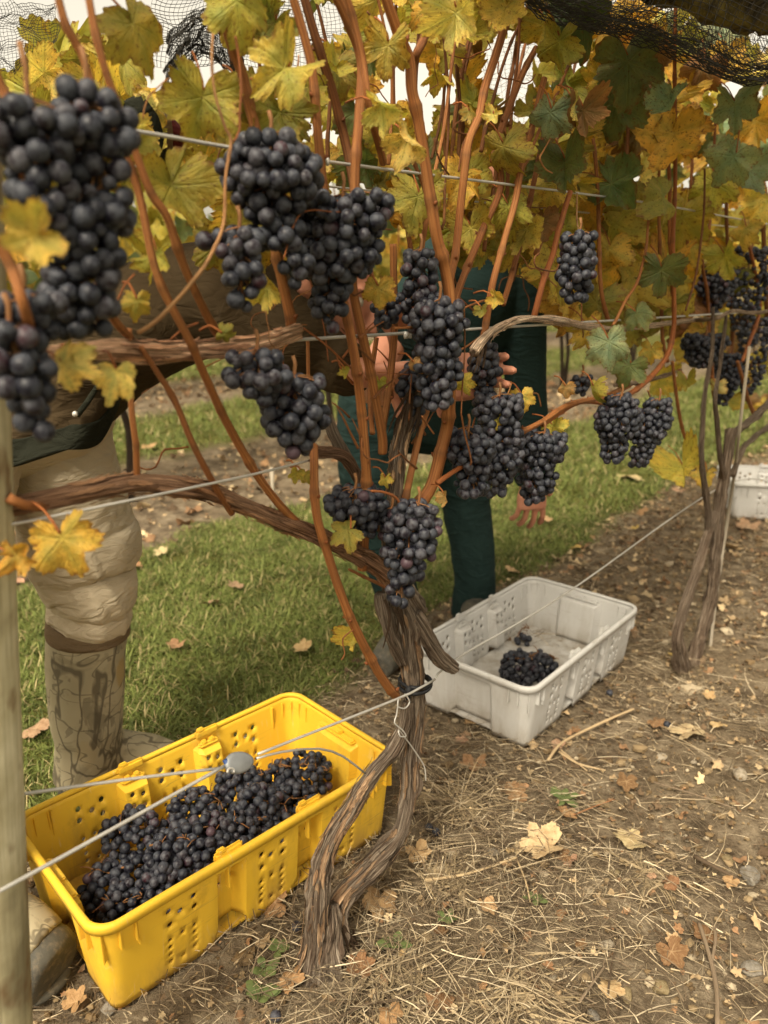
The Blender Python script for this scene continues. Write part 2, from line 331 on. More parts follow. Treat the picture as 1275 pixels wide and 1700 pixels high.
class Geo:                                       # collects several pieces of ONE part
    def __init__(s): s.V = []; s.F = []
    def add(s, V, Fc):
        b = len(s.V); s.V += list(V); s.F += [tuple(i+b for i in f) for f in Fc]
    def tube(s, P, rad, seg=8, **k):
        V, Fc, _, _ = tube_geo([Vector(p) for p in P], rad, seg, **k); s.add(V, Fc)
    def box(s, c, ax, half):
        c = Vector(c); V = [c+ax[0]*half[0]*i+ax[1]*half[1]*j+ax[2]*half[2]*k for i in (-1,1) for j in (-1,1) for k in (-1,1)]
        s.add(V, [(0,1,3,2),(4,6,7,5),(0,4,5,1),(2,3,7,6),(0,2,6,4),(1,5,7,3)])
    def mesh(s, name, smooth=True): return mesh(name, s.V, s.F, smooth)

# ------------------------------------------------------------------ leaf blades
def leaf_mesh(seed, nth=170, nr=12, curl=1.45, teeth=True):
    r = random.Random(seed); lobes = [(0, 1.0, .50), (1.08, .92, .50), (-1.08, .92, .50), (2.12, .72, .58), (-2.12, .72, .58)]
    lobes = [(a+r.uniform(-.07, .07), l*r.uniform(.9, 1.08), wd*r.uniform(.85, 1.1)) for a, l, wd in lobes]
    ph = r.uniform(0, 6); V = [(0, 0, 0)]; vein = [1.0]; edge = [0.0]; UV = [(0, 0)]; near = [1.0]
    fold = r.uniform(-.15, .65)*curl; cup = r.uniform(-.45, .40)*curl; wav = r.uniform(.06, .17)*curl; nw = r.choice((3, 4, 5)); droop = r.uniform(.05, .7)*curl
    tw = r.uniform(-.25, .25)*curl
    dirs = [(math.sin(a), math.cos(a), l) for a, l, _ in lobes]; bites = [(r.uniform(-2.6, 2.6), r.uniform(.12, .34), r.uniform(.04, .11)) for _ in range(r.choice((1, 2, 3, 4)))]
    for i in range(1, nr+1):
        k = (i/nr)**.85
        for j in range(nth):
            th = -math.pi + 2*math.pi*j/nth
            Rr = max(l*math.exp(-((th-a+math.pi) % (2*math.pi)-math.pi)**2/(2*wd*wd*.62)) for a, l, wd in lobes); Rr = .60+.40*Rr
            Rr = .70*Rr+.30*Rr*Rr
            back = abs(abs(th)-math.pi)
            if back < .42: Rr *= .25+.75*(back/.42)**.6
            if teeth:
                tt = th+.10*math.sin(3*th+ph); ft = (abs(tt)*29/(2*math.pi)+ph) % 1.0; tooth = ft/.72 if ft < .72 else (1-ft)/.28; ft2 = (abs(tt)*11/(2*math.pi)+ph*1.7) % 1.0
                Rr *= 1+.15*(tooth-.5)*(.7+.6*nz(th*2, seed))+.07*(1-abs(2*ft2-1)-.5)+.05*nz(th*1.7, seed, 5)
            for b0, b1, b2 in bites: Rr *= 1-b1*math.exp(-((th-b0)/b2)**2)
            x, y = math.sin(th)*Rr*k, math.cos(th)*Rr*k; rad = math.hypot(x, y)
            best = 9; v = 0; nr_ = 0
            for dx, dy, l in dirs:
                al = x*dx+y*dy; la = abs(x*dy-y*dx)
                if al < 0: continue
                ang = math.atan2(la, al)
                v = max(v, math.exp(-(la/(.018*(1.25-rad)))**2)); nr_ = max(nr_, math.exp(-(la/.085)**2))
                if ang < best: best = ang; ba, bl = al, la
            if best < 9:
                fr = ((ba-bl*1.05)/.115) % 1.0; fr = min(fr, 1-fr); sec = math.exp(-(fr/.10)**2)*.6*min(1, bl/.02); v = max(v, sec)
            z = cup*rad*rad+fold*abs(x)*.6+wav*k*k*math.sin(nw*th+ph)*1.1-droop*max(0, y)**2*.5+tw*x*y+.012*nz(x*6+seed, y*6)-.012*v+.055*nz(x*3+seed*3, y*3, 4)+.03*k*nz(x*8+seed, y*8, 2)
            V.append((x, y, z)); near.append(max(nr_, .7*sec if best < 9 else 0)); vein.append(v); edge.append(k**2.5); UV.append((x, y))
    Fc = []
    for j in range(nth):
        q = (j+1) % nth
        Fc.append((0, 1+q, 1+j))
        for i in range(nr-1):
            a, b = 1+i*nth, 1+(i+1)*nth; Fc.append((a+j, a+q, b+q, b+j))
    me = mesh('leaf', V, Fc); attr(me, 'vein', vein); attr(me, 'edge', edge); attr(me, 'near', near)
    lay = me.uv_layers.new(name='UVMap'); li = np.empty(len(me.loops), np.int32); me.loops.foreach_get('vertex_index', li)
    lay.data.foreach_set('uv', np.asarray(UV, np.float32)[li].ravel()); me.materials.append(M['leaf']); return me
LEAVES = [leaf_mesh(i) for i in range(11)]+[leaf_mesh(70+i, curl=2.6) for i in range(5)]
DRY = []
for i in range(6):
    m_ = leaf_mesh(40+i, 100, 8, 1.5); m_.materials.clear(); m_.materials.append(M['dry_leaf']); DRY.append(m_)
def leaf_low(seed):                              # arrays for joined far foliage
    r = random.Random(seed); n = 20; V = [(0, 0, 0)]
    for j in range(n):
        th = -math.pi+2*math.pi*j/n; q = .55+.4*(.5+.5*math.cos(5*th))*(1 if abs(th) < 2.6 else .4); V.append((math.sin(th)*q, math.cos(th)*q, .18*math.sin(3*th+seed)))
    return np.array(V), np.array([(0, 1+(j+1) % n, 1+j) for j in range(n)])
LOW = [leaf_low(i) for i in range(4)]

LEAF_COL = {'y': (.56,.42,.095), 'yy': (.68,.54,.18), 'gold': (.56,.34,.065), 'yg': (.38,.325,.065), 'ol': (.25,.225,.05), 'g': (.125,.155,.06), 'dg': (.06,.085,.038),
            'gg': (.25,.30,.19), 'b': (.21,.115,.05), 'tan': (.50,.29,.12), 'pale': (.55,.47,.20)}
def jit(c, s=.14):
    k = 1+random.uniform(-s, s); return tuple(max(0, min(1, x*k*(1+random.uniform(-s, s)*.5))) for x in c)
TO_CAM = -NRM
def leaf_rot(face, roll, tiltx=0., tilty=0.):
    """blade hangs tip-down facing 'face'; roll turns the tip round the facing axis"""
    z = Vector(face).normalized(); y = Vector((0, 0, -1)); y = (y-z*y.dot(z)).normalized(); x = y.cross(z)
    m = Matrix((x, y, z)).transposed()
    return m @ Matrix.Rotation(roll, 3, 'Z') @ Matrix.Rotation(tiltx, 3, 'X') @ Matrix.Rotation(tilty, 3, 'Y')
def place_leaf(vine, pos, size, col, rot, me=None, name='leaf', centre=.35):
    o = link(name, me or random.choice(LEAVES), None, vine)
    o.color = (*jit(LEAF_COL[col] if isinstance(col, str) else col), 1)
    s = size/1.7; m = rot @ Matrix.Diagonal((s*random.uniform(.9, 1.05), s, s))
    o.matrix_basis = Matrix.Translation(pos-vine.location-rot @ Vector((0, centre*s, 0))) @ m.to_4x4(); return o

# ================================================================== SETTING
ROWS = [0.0, 2.35, 4.75, 7.2, 9.7]
def green_at(pe, al):
    e = .13*nz(al*1.3, pe*1.1)+.06*nz(al*5, pe*5)
    if pe < .2: return 0.
    d = min(abs(pe-(.02 if r == 0 else 0)-r) for r in ROWS)
    hw = .50 if pe < 1.1 else .56
    return max(0., min(1., (d-hw+e)/.10))
def ground_h(x, y):
    return .012*nz(x*2.1, y*2.1, 3)+.007*nz(x*9, y*9, 1)
def build_ground():
    # one sheet, dense near the camera and coarse towards the horizon
    a = np.concatenate([-np.geomspace(160, 1.7, 16), np.linspace(-1.5, 2.6, 300), np.geomspace(2.8, 160, 18)])
    b = np.concatenate([-np.geomspace(60, .3, 8)+.5, np.linspace(.35, 3.4, 240), np.geomspace(3.5, 200, 60)])
    V = []; G = []
    for y in b:
        for x in a:
            near = max(0., 1-max(0, math.hypot(x, y-1.5)-4)/6)
            p = Vector((x, y, 0))-ORG; al, pe = p.dot(DIR), p.dot(NRM)
            g = green_at(pe, al) if -1.2 < pe < 12 else .9
            z = 0
            if near > 0:
                z = ground_h(x, y)*near
                if math.hypot(x, y-1) < 2.6: z += (.006*abs(nz(x*30, y*30))+.004*nz(x*70, y*70, 5))*(1-g)*near
            V.append((x, y, z-.010)); G.append(g)
    n = len(a); m = len(b); i = np.arange((m-1)*n).reshape(m-1, n)[:, :-1].ravel()
    me = np_mesh('ground', V, np.stack([i, i+1, i+n+1, i+n], 1)); attr(me, 'green', G)
    o = link('ground', me, 'soil'); tag(o, kind='structure')
build_ground()

# blades: bent ribbons, joined: nobody could count them
def ribbons(P0, D0, length, width, lift, bend, cols, nseg=3, up=None):
    """P0 (n,3) roots, D0 (n,3) start directions, lift: z-component added, bend: droop"""
    n = len(P0); side = np.cross(D0, np.array([0, 0, 1.0])); side /= np.linalg.norm(side, axis=1)[:, None]+1e-9
    if up is not None: side = up
    V = np.zeros((n, nseg+1, 2, 3)); C = np.zeros((n, nseg+1, 2, 3)); pos = P0.copy(); d = D0.copy()
    for k in range(nseg+1):
        wv = width*(1-.85*(k/nseg)**2) if bend is not None else width
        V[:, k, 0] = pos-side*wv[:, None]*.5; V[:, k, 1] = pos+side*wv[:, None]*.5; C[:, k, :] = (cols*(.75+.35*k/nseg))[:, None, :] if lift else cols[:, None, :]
        d = d+bend*(1.0/nseg); d /= np.linalg.norm(d, axis=1)[:, None]; pos = pos+d*(length/nseg)[:, None]
    idx = (np.arange(n)*(nseg+1)*2)[:, None]; Fq = []
    for k in range(nseg):
        b = k*2; Fq.append(np.concatenate([idx+b, idx+b+1, idx+b+3, idx+b+2], 1))
    return V.reshape(-1, 3), np.concatenate(Fq), C.reshape(-1, 3)
def grass_patch(name, al0, al1, pe0, pe1, n, L, W, label):
    al = rng.uniform(al0, al1, n); pe = rng.uniform(pe0, pe1, n)
    P = np.array([tuple(rp(a_, p_)) for a_, p_ in zip(al, pe)])
    g = np.array([green_at(p_, a_) for p_, a_ in zip(pe, al)])
    clump = np.array([.5+.5*nz(p[0]*6, p[1]*6, 9) for p in P])
    q = (P[:, 0]-0)/(np.maximum(P[:, 1], .1))
    keep = (g > rng.uniform(.05, .9, n)) & (clump > rng.uniform(.0, .55, n)) & (np.abs(q) < .75) & (P[:, 1] > .6)
    P = P[keep]; clump = clump[keep]; n = len(P)
    P[:, 2] = [ground_h(p[0], p[1])-.012 for p in P]
    az = rng.uniform(0, 2*np.pi, n); tilt = rng.uniform(.15, 1.0, n)
    D = np.stack([np.cos(az)*tilt, np.sin(az)*tilt, np.ones(n)], 1); D /= np.linalg.norm(D, axis=1)[:, None]
    bend = np.stack([np.cos(az)*.7, np.sin(az)*.7, -.9*np.ones(n)], 1)*rng.uniform(.3, 1.3, n)[:, None]
    base = np.array([.105, .138, .03]); alt = np.array([.235, .265, .075]); dry = np.array([.46, .37, .18]); dk = np.array([.032, .046, .013])
    t = rng.uniform(0, 1, n)[:, None]; C = base*(1-t)+alt*t*1.0
    C = np.where((clump < .42)[:, None], C*.6+dk*.4, C)
    C = np.where((rng.uniform(0, 1, n) < .10)[:, None], dry, C)*rng.uniform(.7, 1.25, n)[:, None]
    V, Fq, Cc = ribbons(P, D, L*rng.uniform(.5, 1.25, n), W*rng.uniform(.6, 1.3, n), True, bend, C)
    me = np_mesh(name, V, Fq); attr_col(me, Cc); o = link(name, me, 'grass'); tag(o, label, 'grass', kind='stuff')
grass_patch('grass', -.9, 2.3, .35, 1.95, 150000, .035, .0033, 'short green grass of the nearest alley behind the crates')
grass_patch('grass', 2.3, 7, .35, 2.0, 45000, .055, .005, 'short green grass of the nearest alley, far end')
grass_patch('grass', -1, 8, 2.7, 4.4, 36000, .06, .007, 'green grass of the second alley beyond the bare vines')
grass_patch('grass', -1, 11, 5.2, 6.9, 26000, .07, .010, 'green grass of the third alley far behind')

def straw_patch():
    n = 105000; al = rng.uniform(-.6, 2.6, n); pe = rng.uniform(-.95, .55, n)
    P = np.array([tuple(rp(a_, p_)) for a_, p_ in zip(al, pe)])
    # thick mats lie round the trunk and toward the camera, bare soil shows to the right
    def dens(x, y):
        d = .34+.6*max(0, nz(x*2.3+3, y*2.3, 2)+.2)-.22*max(0, min(1, (x-.35)*2.2))
        for cx, cy, s, k in MATS: d += k*math.exp(-((x-cx)**2+(y-cy)**2)/(2*s*s))
        return d
    MATS = [(*at_z(px, py)[:2], s, k) for px, py, s, k in ((700, 1600, .12, 1.3), (640, 1680, .11, 1.2), (760, 1440, .07, .6), (780, 1340, .07, .9), (820, 1640, .09, .6), (950, 1500, .09, .35), (560, 1650, .07, .8), (860, 1500, .08, .3))]
    dn = np.array([dens(p[0], p[1]) for p in P]); gr = np.array([green_at(p_, a_) for p_, a_ in zip(pe, al)])
    keep = (rng.uniform(0, 1, n) < dn*.8) & (gr < .6) & (np.abs(P[:, 0]/np.maximum(P[:, 1], .1)) < .8)
    P = P[keep]; dn = dn[keep]; n = len(P)
    P[:, 2] = [ground_h(p[0], p[1]) for p in P]; P[:, 2] += rng.uniform(-.008, .012, n)+np.minimum(dn, 1.2)*rng.uniform(0, .018, n)
    az = rng.normal(.5, 1.5, n); D = np.stack([np.cos(az), np.sin(az), rng.uniform(-.12, .22, n)], 1); D /= np.linalg.norm(D, axis=1)[:, None]
    bend = np.stack([-np.sin(az), np.cos(az), np.zeros(n)], 1)*rng.normal(0, .8, n)[:, None]; bend[:, 2] = rng.uniform(-.45, .0, n)
    L = rng.choice([.02, .04, .07, .11], n, p=[.42, .34, .18, .06])*rng.uniform(.7, 1.4, n)
    c1 = np.array([.41, .32, .20]); c2 = np.array([.155, .112, .07]); c3 = np.array([.56, .46, .31]); t = rng.uniform(0, 1, n)[:, None]
    C = np.where(t < .32, c1, np.where(t < .86, c2, c3))*rng.uniform(.5, 1.15, n)[:, None]
    upv = rng.normal(0, 1, (n, 3))+np.array([0, 0, .0]); upv -= D*np.sum(upv*D, 1)[:, None]; upv /= np.linalg.norm(upv, axis=1)[:, None]
    V, Fq, Cc = ribbons(P, D, L, rng.uniform(.0007, .0020, n), False, bend, C, 4, upv)
    me = np_mesh('straw', V, Fq); attr_col(me, Cc); o = link('straw', me, 'straw'); tag(o, 'dry tan straw strewn over the soil round the vines', 'straw', kind='stuff')
straw_patch()
def crumbs():
    """leaf fragments and bark chips"""
    Vs, Fs, Cs = [], [], []; b = 0
    for k in range(15000):
        al, pe = rng.uniform(-.6, 4.5), rng.uniform(-1.0, .7)
        if k > 11000: al, pe = rng.uniform(-.5, 6), ROWS[rng.integers(1, 3)]+rng.normal(0, .42)
        p = rp(al, pe)
        if abs(p.x) > .75*p.y or p.y < .5: continue
        if green_at(pe, al) > rng.uniform(.2, 1.0): continue
        v, f = LOW[k % 4]; s = rng.choice([.003, .006, .010, .016], p=[.45, .33, .18, .04])*(2.1 if k > 11000 else 1)*(1 if p.y < 2 else 1.4)
        m = Matrix.Rotation(rng.uniform(0, 6.3), 3, 'Z') @ Matrix.Rotation(rng.normal(0, .45), 3, 'X') @ Matrix.Rotation(rng.normal(0, .45), 3, 'Y')
        vv = (v*np.array([1, rng.uniform(.5, 1), 1.4])*s) @ np.array(m).T+np.array([p.x, p.y, ground_h(p.x, p.y)+rng.uniform(-.004, .01)])
        Vs.append(vv); Fs.append(f+b); b += len(vv)
        c = np.array([(.27,.155,.08), (.38,.27,.15), (.13,.085,.048), (.50,.38,.22)][rng.choice(4, p=[.24, .28, .36, .12])])*rng.uniform(.6, 1.25); Cs.append(np.repeat(c[None], len(vv), 0))
    me = np_mesh('leaf_litter', np.concatenate(Vs), np.concatenate(Fs)); attr_col(me, np.concatenate(Cs)); o = link('leaf_litter', me, 'litter')
    tag(o, 'crumbled brown leaf fragments scattered over the soil strips', 'leaf litter', kind='stuff')
    # pebbly clods
    ico = bmesh.new(); bmesh.ops.create_icosphere(ico, subdivisions=1, radius=1); iv = np.array([v.co[:] for v in ico.verts]); fi = np.array([[v.index for v in f.verts] for f in ico.faces]); ico.free()
    Vs, Fs, Cs = [], [], []; b = 0
    for k in range(11000):
        al, pe = rng.uniform(-.5, 4.0), rng.uniform(-1.1, .6); p = rp(al, pe)
        if abs(p.x) > .75*p.y or p.y < .5 or green_at(pe, al) > .5: continue
        s = (rng.gamma(2, .0016)+.0012)*(2.4 if rng.uniform() < .03 else 1)
        vv = iv*(1+rng.uniform(-.3, .3, (len(iv), 1)))*np.array([1, rng.uniform(.6, 1), .6])*s+np.array([p.x, p.y, ground_h(p.x, p.y)-.005+rng.uniform(0, .005)])
        Vs.append(vv); Fs.append(fi+b); b += len(vv); c = np.array([(.15,.10,.05), (.23,.165,.09), (.38,.31,.21)][rng.choice(3, p=[.5, .38, .12])])*rng.uniform(.7, 1.2); Cs.append(np.repeat(c[None], len(vv), 0))
    me = np_mesh('gravel', np.concatenate(Vs), np.concatenate(Fs)); me.polygons.foreach_set('use_smooth', np.zeros(len(me.polygons), bool)); attr_col(me, np.concatenate(Cs)); o = link('gravel', me, 'litter')
    tag(o, 'fine soil clods and grit over the bare earth', 'gravel', kind='stuff')
crumbs()

# ------------------------------------------------------------------ far rows and the wood behind
def far_foliage(cx, cy, z0, z1, sx, sy, n, sz, pal):
    Vs, Fs, Cs = [], [], []; b = 0
    for k in range(n):
        v, f = LOW[k % 4]; s = sz*random.uniform(.6, 1.25)
        t = random.random(); z = z0+(z1-z0)*t
        al, pe = random.uniform(-sx, sx), random.gauss(0, sy)
        p = DIR*al+NRM*pe
        m = leaf_rot(TO_CAM+Vector((random.gauss(0, .6), random.gauss(0, .6), random.gauss(.3, .4))), random.gauss(0, .7))
        vv = (v*s) @ np.array(m).T+np.array([cx+p.x, cy+p.y, z]); Vs.append(vv); Fs.append(f+b); b += len(vv)
        c = np.array(LEAF_COL[random.choice(pal)])*random.uniform(.7, 1.2); Cs.append(np.repeat(c[None], len(vv), 0))
    me = np_mesh('foliage', np.concatenate(Vs), np.concatenate(Fs)); attr_col(me, np.concatenate(Cs)); return me
ordn = ['first', 'second', 'third', 'fourth', 'fifth', 'sixth', 'seventh', 'eighth', 'ninth', 'tenth', 'eleventh', 'twelfth']
def far_rows():
    for ri, pe in enumerate(ROWS[1:], 1):
        n_ = 0
        for k in range(-1, 9):
            al = 1.12+1.35*k if ri == 1 else .4+1.6*k+ri*.3
            p = rp(al, pe)
            if p.y < 1.5 or abs(p.x)/p.y > .68: continue
            n_ += 1
            v = empty('grapevine', p, 'bare-legged vine under yellow leaves, %s from left in the %s row behind' % (ordn[n_-1], ('next', 'third', 'fourth', 'farthest')[ri-1]), 'grapevine', 'vines of the rows behind')
            rnd = random.Random(ri*50+k)
            for q in range(2):
                P, rr = spline([p+DIR*(.02*q)+Vector((0, 0, -.02)), p+DIR*(.05*(q*2-1))+Vector((0, 0, .3)), p+DIR*(.06*(q*2-1)*rnd.uniform(.3, 1.5))+NRM*.03+Vector((0, 0, .55)), p+DIR*(.30*(q*2-1))+Vector((0, 0, .74))], [.020, .016, .015, .010], .03)
                child('trunk', tube('trunk', P, rr, 8), 'bark', v, p).color = (.75, .7, .65, 1)
            for q in range(7):
                b0 = p+DIR*rnd.uniform(-.5, .5)+Vector((0, 0, .72)); P, rr = spline([b0, b0+DIR*rnd.uniform(-.1, .1)+NRM*rnd.uniform(-.1, .1)+Vector((0, 0, .4)), b0+DIR*rnd.uniform(-.2, .2)+Vector((0, 0, .85))], [.006, .005, .003], .06)
                child('cane', tube('cane', P, rr, 6), 'cane', v, p).color = (1, 1, 1, 1)
            me = far_foliage(0, 0, .72 if ri > 1 else .78, 1.55, .62, .14, 170 if ri < 3 else 110, .085 if ri < 3 else .1, ['y', 'yg', 'yg', 'ol', 'gold', 'yg', 'g'])
            f = link('foliage', me, 'leaf_far', v); tag(f, kind='stuff')
    # stakes of the next row
    for k, (px, py, h) in enumerate(((472, 800, .42),)):
        p = at_z(455, 862); P, rr = spline([p, p+Vector((0, 0, .22))], [.008, .008], .1)
        o = link('vine_stake', tube('vine_stake', P, rr, 8), 'stake'); tag(o, 'thin white stake among the bare trunks of the row behind', 'stake')
    # far wood, one mass
    Vs = []; Fs = []; n = 90
    for j, zz in enumerate((0, .5, 1.0)):
        for i in range(n+1):
            a_ = -1.1+2.2*i/n; d = 34+3*nz(i*.3, 2); hgt = (2.2+1.2*nz(i*.23, 7)+.8*nz(i*.9, 3))*zz
            Vs.append((math.sin(a_)*d*(1+.04*zz), math.cos(a_)*d*(1+.04*zz), hgt))
    for j in range(2):
        for i in range(n): a_ = j*(n+1)+i; Fs.append((a_, a_+1, a_+n+2, a_+n+1))
    o = link('treeline', mesh('treeline', Vs, Fs), 'wood_mass'); tag(o, 'hazy olive treeline along the far edge of the vineyard', 'treeline', kind='stuff')
far_rows()

# ================================================================== THE NEAREST ROW: post, wires
def cyl_noise(th, s, i, k=3., amp=.03, sd=0): return 1+amp*nz(math.cos(th)*k+sd, math.sin(th)*k, s*2.5), 1.0
def build_post():
    a, b = row(20, 730), row(54, 1700); ax = (b-a).normalized(); r_ = .046
    rgt = ax.cross((a-CAM).normalized()).normalized()
    if rgt.x < 0: rgt = -rgt
    a = a-rgt*r_; t0 = (1.75-a.z)/ax.z; t1 = (-.05-a.z)/ax.z
    p0, p1 = a+ax*t1, a+ax*t0
    P = [p0.lerp(p1, i/90) for i in range(91)]
    me = tube('post', P, [r_]*91, 40, lambda th, s, i: (1+.02*nz(math.cos(th)*2, math.sin(th)*2, s*2)+.018*nz(math.cos(th)*9, math.sin(th)*9, s*1.2), 1.))
    o = link('trellis_post', me, 'post'); tag(o, 'weathered pale wooden trellis post along the left edge', 'post'); return p0, p1
POST = build_post()
def wire(label, pts, r=.0016, extra=None, seg=8, name='trellis_wire'):
    P, rr = spline(pts, [r]*len(pts), .03); o = link(name, tube(name, P, rr, seg), 'wire'); tag(o, label, 'wire'); return o
wire('upper steel wire crossing above the grape clusters', [row(-120, 172), row(220, 217), row(540, 268), row(1062, 335), row(1275, 372), row(1420, 394)], .0019)
wire('thin steel wire behind the canes just under the upper wire', [row(-100, 258, .10), row(240, 279, .10), row(900, 346, .10), row(1250, 380, .10)], .0014)
wire('taut fruiting wire stretched through the middle clusters', [row(-60, 598), row(80, 590), row(480, 565), row(1275, 516), row(1420, 506)], .0021)
wire('slack wire running under the left cordon', [row(-60, 885, -.012), row(55, 864, -.012), row(200, 834, -.02), row(410, 790, -.02), row(515, 764, -.005)], .0015)
wire('low wire slanting from the trunk tie past the grey crate', [row(722, 1128, -.022), row(760, 1092, -.01), row(938, 986, 0), row(1212, 802, 0), row(1300, 806, .1)], .0018)
TEN = row(397, 1266, -.02)
wire('wire from the trunk tie down to the metal tensioner', [row(722, 1128, -.024), row(690, 1146, -.026), row(655, 1162, -.024), row(428, 1252, -.02)], .0018)
wire('curled loose wire end arching right of the tensioner', [row(426, 1259, -.02), row(470, 1248, -.02), row(530, 1243, -.01), row(570, 1256, .0), row(606, 1284, .005)], .0016)
wire('near strand from tensioner slanting down across the post', [row(372, 1272, -.02), row(180, 1380, -.035), row(0, 1479, -.05), row(-80, 1522, -.05)], .0020)
wire('far strand from tensioner passing behind the post', [row(370, 1275, -.02), row(210, 1294, .0), row(46, 1317, .04), row(-60, 1330, .06)], .0018)
def tensioner():
    t = empty('wire_tensioner', TEN, 'grey oval metal wire tensioner above the yellow crate', 'tensioner')
    ux = (row(428, 1260, -.02)-row(368, 1268, -.02)).normalized(); vw = (CAM-TEN).normalized(); uy = vw.cross(ux).normalized(); vw = ux.cross(uy); k = px_m(TEN)
    V = []; Fc = []; n = 36
    prof = [(.0, 7*k), (.75, 6.5*k), (.93, 5*k), (1.0, 2*k), (1.0, -2*k), (.93, -5*k), (.6, -6*k), (0, -6*k)]
    for i, (rr, dz) in enumerate(prof):
        for j in range(n):
            a_ = 2*math.pi*j/n; V.append(ux*math.cos(a_)*rr*31*k+uy*math.sin(a_)*rr*17.5*k*(1-.12*math.cos(a_))+vw*dz)
    for i in range(len(prof)-1):
        for j in range(n): q = (j+1) % n; Fc.append((i*n+j, i*n+q, (i+1)*n+q, (i+1)*n+j))
    link('body', mesh('body', V, Fc), 'zinc', t)
    g = Geo(); g.tube([-ux*31*k+uy*7*k, -ux*20*k-uy*8*k], [4.0*k, 4.5*k], 10); link('wedge', g.mesh('wedge'), 'blue', t)
    g = Geo(); P = [(-ux*(24-7*math.cos(a_))*k-uy*(12-5*math.sin(a_))*k+vw*5*k) for a_ in np.linspace(-.5, 3.4, 14)]; g.tube(P, [2.0*k]*14, 8); link('wire_loop', g.mesh('wire_loop'), 'wire', t)
tensioner()
for nm, px, py, of in (('small wire clip on the upper wire beside a cane', 540, 268, -.003), ('small wire clip gripping the fruiting wire by the middle cluster', 677, 556, -.003)):
    p = row(px, py, of); c_ = empty('wire_clip', p, nm, 'clip'); k = px_m(p)
    g = Geo()
    for s_ in (-1, 1): g.tube([DIR*s_*5*k+Vector((0, 0, -6*k)), DIR*s_*6*k, DIR*s_*5*k+Vector((0, 0, 6*k))], [3*k, 4*k, 3*k], 8)
    link('clasp', g.mesh('clasp'), 'wire', c_)
    g = Geo(); g.tube([DIR*-9*k+Vector((0, 0, 2*k)), DIR*9*k+Vector((0, 0, 2*k))], [2.6*k, 2.6*k], 8); link('pin', g.mesh('pin'), 'wire', c_)

# ================================================================== GRAPEVINES
def bark_disp(seed, amp=.20, tw=5.0, lum=.16):
    def f(th, s, i):
        # long fibrous plates split by grooves that wander, fork and close again; knots and swellings
        t = th+tw*s*.35; x, y = math.cos(t), math.sin(t)
        w1 = 3.4*nz(x*.9+seed, y*.9, s*13)+1.6*nz(x*2.2, y*2.2+seed, s*34); w2 = 4.2*nz(x*1.3+seed*2, y*1.3, s*22+7)+1.2*nz(x*3, y*3, s*60)
        g1 = abs(math.sin(3.0*t+w1))**.5; g2 = abs(math.sin(6.5*t+w2+w1*.7))**.6; r3 = nz(x*8, y*8+seed, s*55); dp = .5+.9*max(-.4, nz(x*1.7+seed, y*1.7, s*24+3))
        lift = max(0, nz(x*2.6+seed*3, y*2.6, s*26)-.05); knot = max(0, nz(x*1.2+seed*5, y*1.2, s*17)-.22)
        rg = (.55*g1+.35*g2)*dp*1.25+.30*r3
        return 1+amp*1.5*(rg-.55)+amp*1.3*lift+knot*.9+lum*1.5*nz(math.cos(th)*.9+seed, math.sin(th)*.9, s*11), max(0., min(1., .6*g1*(.4+.6*g2)+.4*g2+.25*r3))
    return f
def wood(vine, name, pts, wid, seed=0, off=0., seg=84, amp=.24, col=(1,1,1), step=.004, tw=5., mat='bark'):
    """pts: (px, py[, off]) ; wid: widths in source pixels"""
    P = [row(p[0], p[1], p[2] if len(p) > 2 else off) for p in pts]; rad = [w_*px_m(p)*.5*.68 for w_, p in zip(wid, P)]
    if vine is not vine1: rad = [r_*.92 for r_ in rad]
    P, rr = spline(P, rad, step); o = child(name, tube(name, P, rr, seg, bark_disp(seed, amp, tw)), mat, vine, vine.location); o.color = (*col, 1); return o
def cane_pts(P, rad, seed, step=.006, node=.085, kink=.0022):
    r = random.Random(seed); P, rr = spline(P, rad, step); s = 0; nn = r.uniform(.02, node); sg = 1; Q = []; q2 = []
    nodes = []; tot = sum((P[i+1]-P[i]).length for i in range(len(P)-1)); t = nn
    while t < tot: nodes.append(t); t += node*r.uniform(.6, 1.6)*(.6+rr[0]/.012*.5)
    sd_ = Vector((r.gauss(0, 1), r.gauss(0, 1), 0)).normalized()
    for i, p in enumerate(P):
        if i: s += (P[i]-P[i-1]).length
        if nodes:
            b = min(range(len(nodes)), key=lambda k: abs(nodes[k]-s)); d = s-nodes[b]
            # zig-zag between nodes
            k0 = max([k for k in range(len(nodes)) if nodes[k] <= s], default=-1); a0 = nodes[k0] if k0 >= 0 else 0; a1 = nodes[k0+1] if k0+1 < len(nodes) else tot
            fr = (s-a0)/max(1e-6, a1-a0); sg0 = 1 if k0 % 2 else -1; zz = (sg0*(1-fr)-sg0*fr)*kink*.5
            f = 1+(.10+.22*(.5+.5*math.sin(b*2.7+seed)))*math.exp(-(d/.0058)**2)-.02
        else: f, zz = 1, 0
        Q.append(p+sd_*zz); q2.append(rr[i]*f*(1+.07*nz(s*14, seed)))
    return Q, q2, nodes
CANE_W = .60
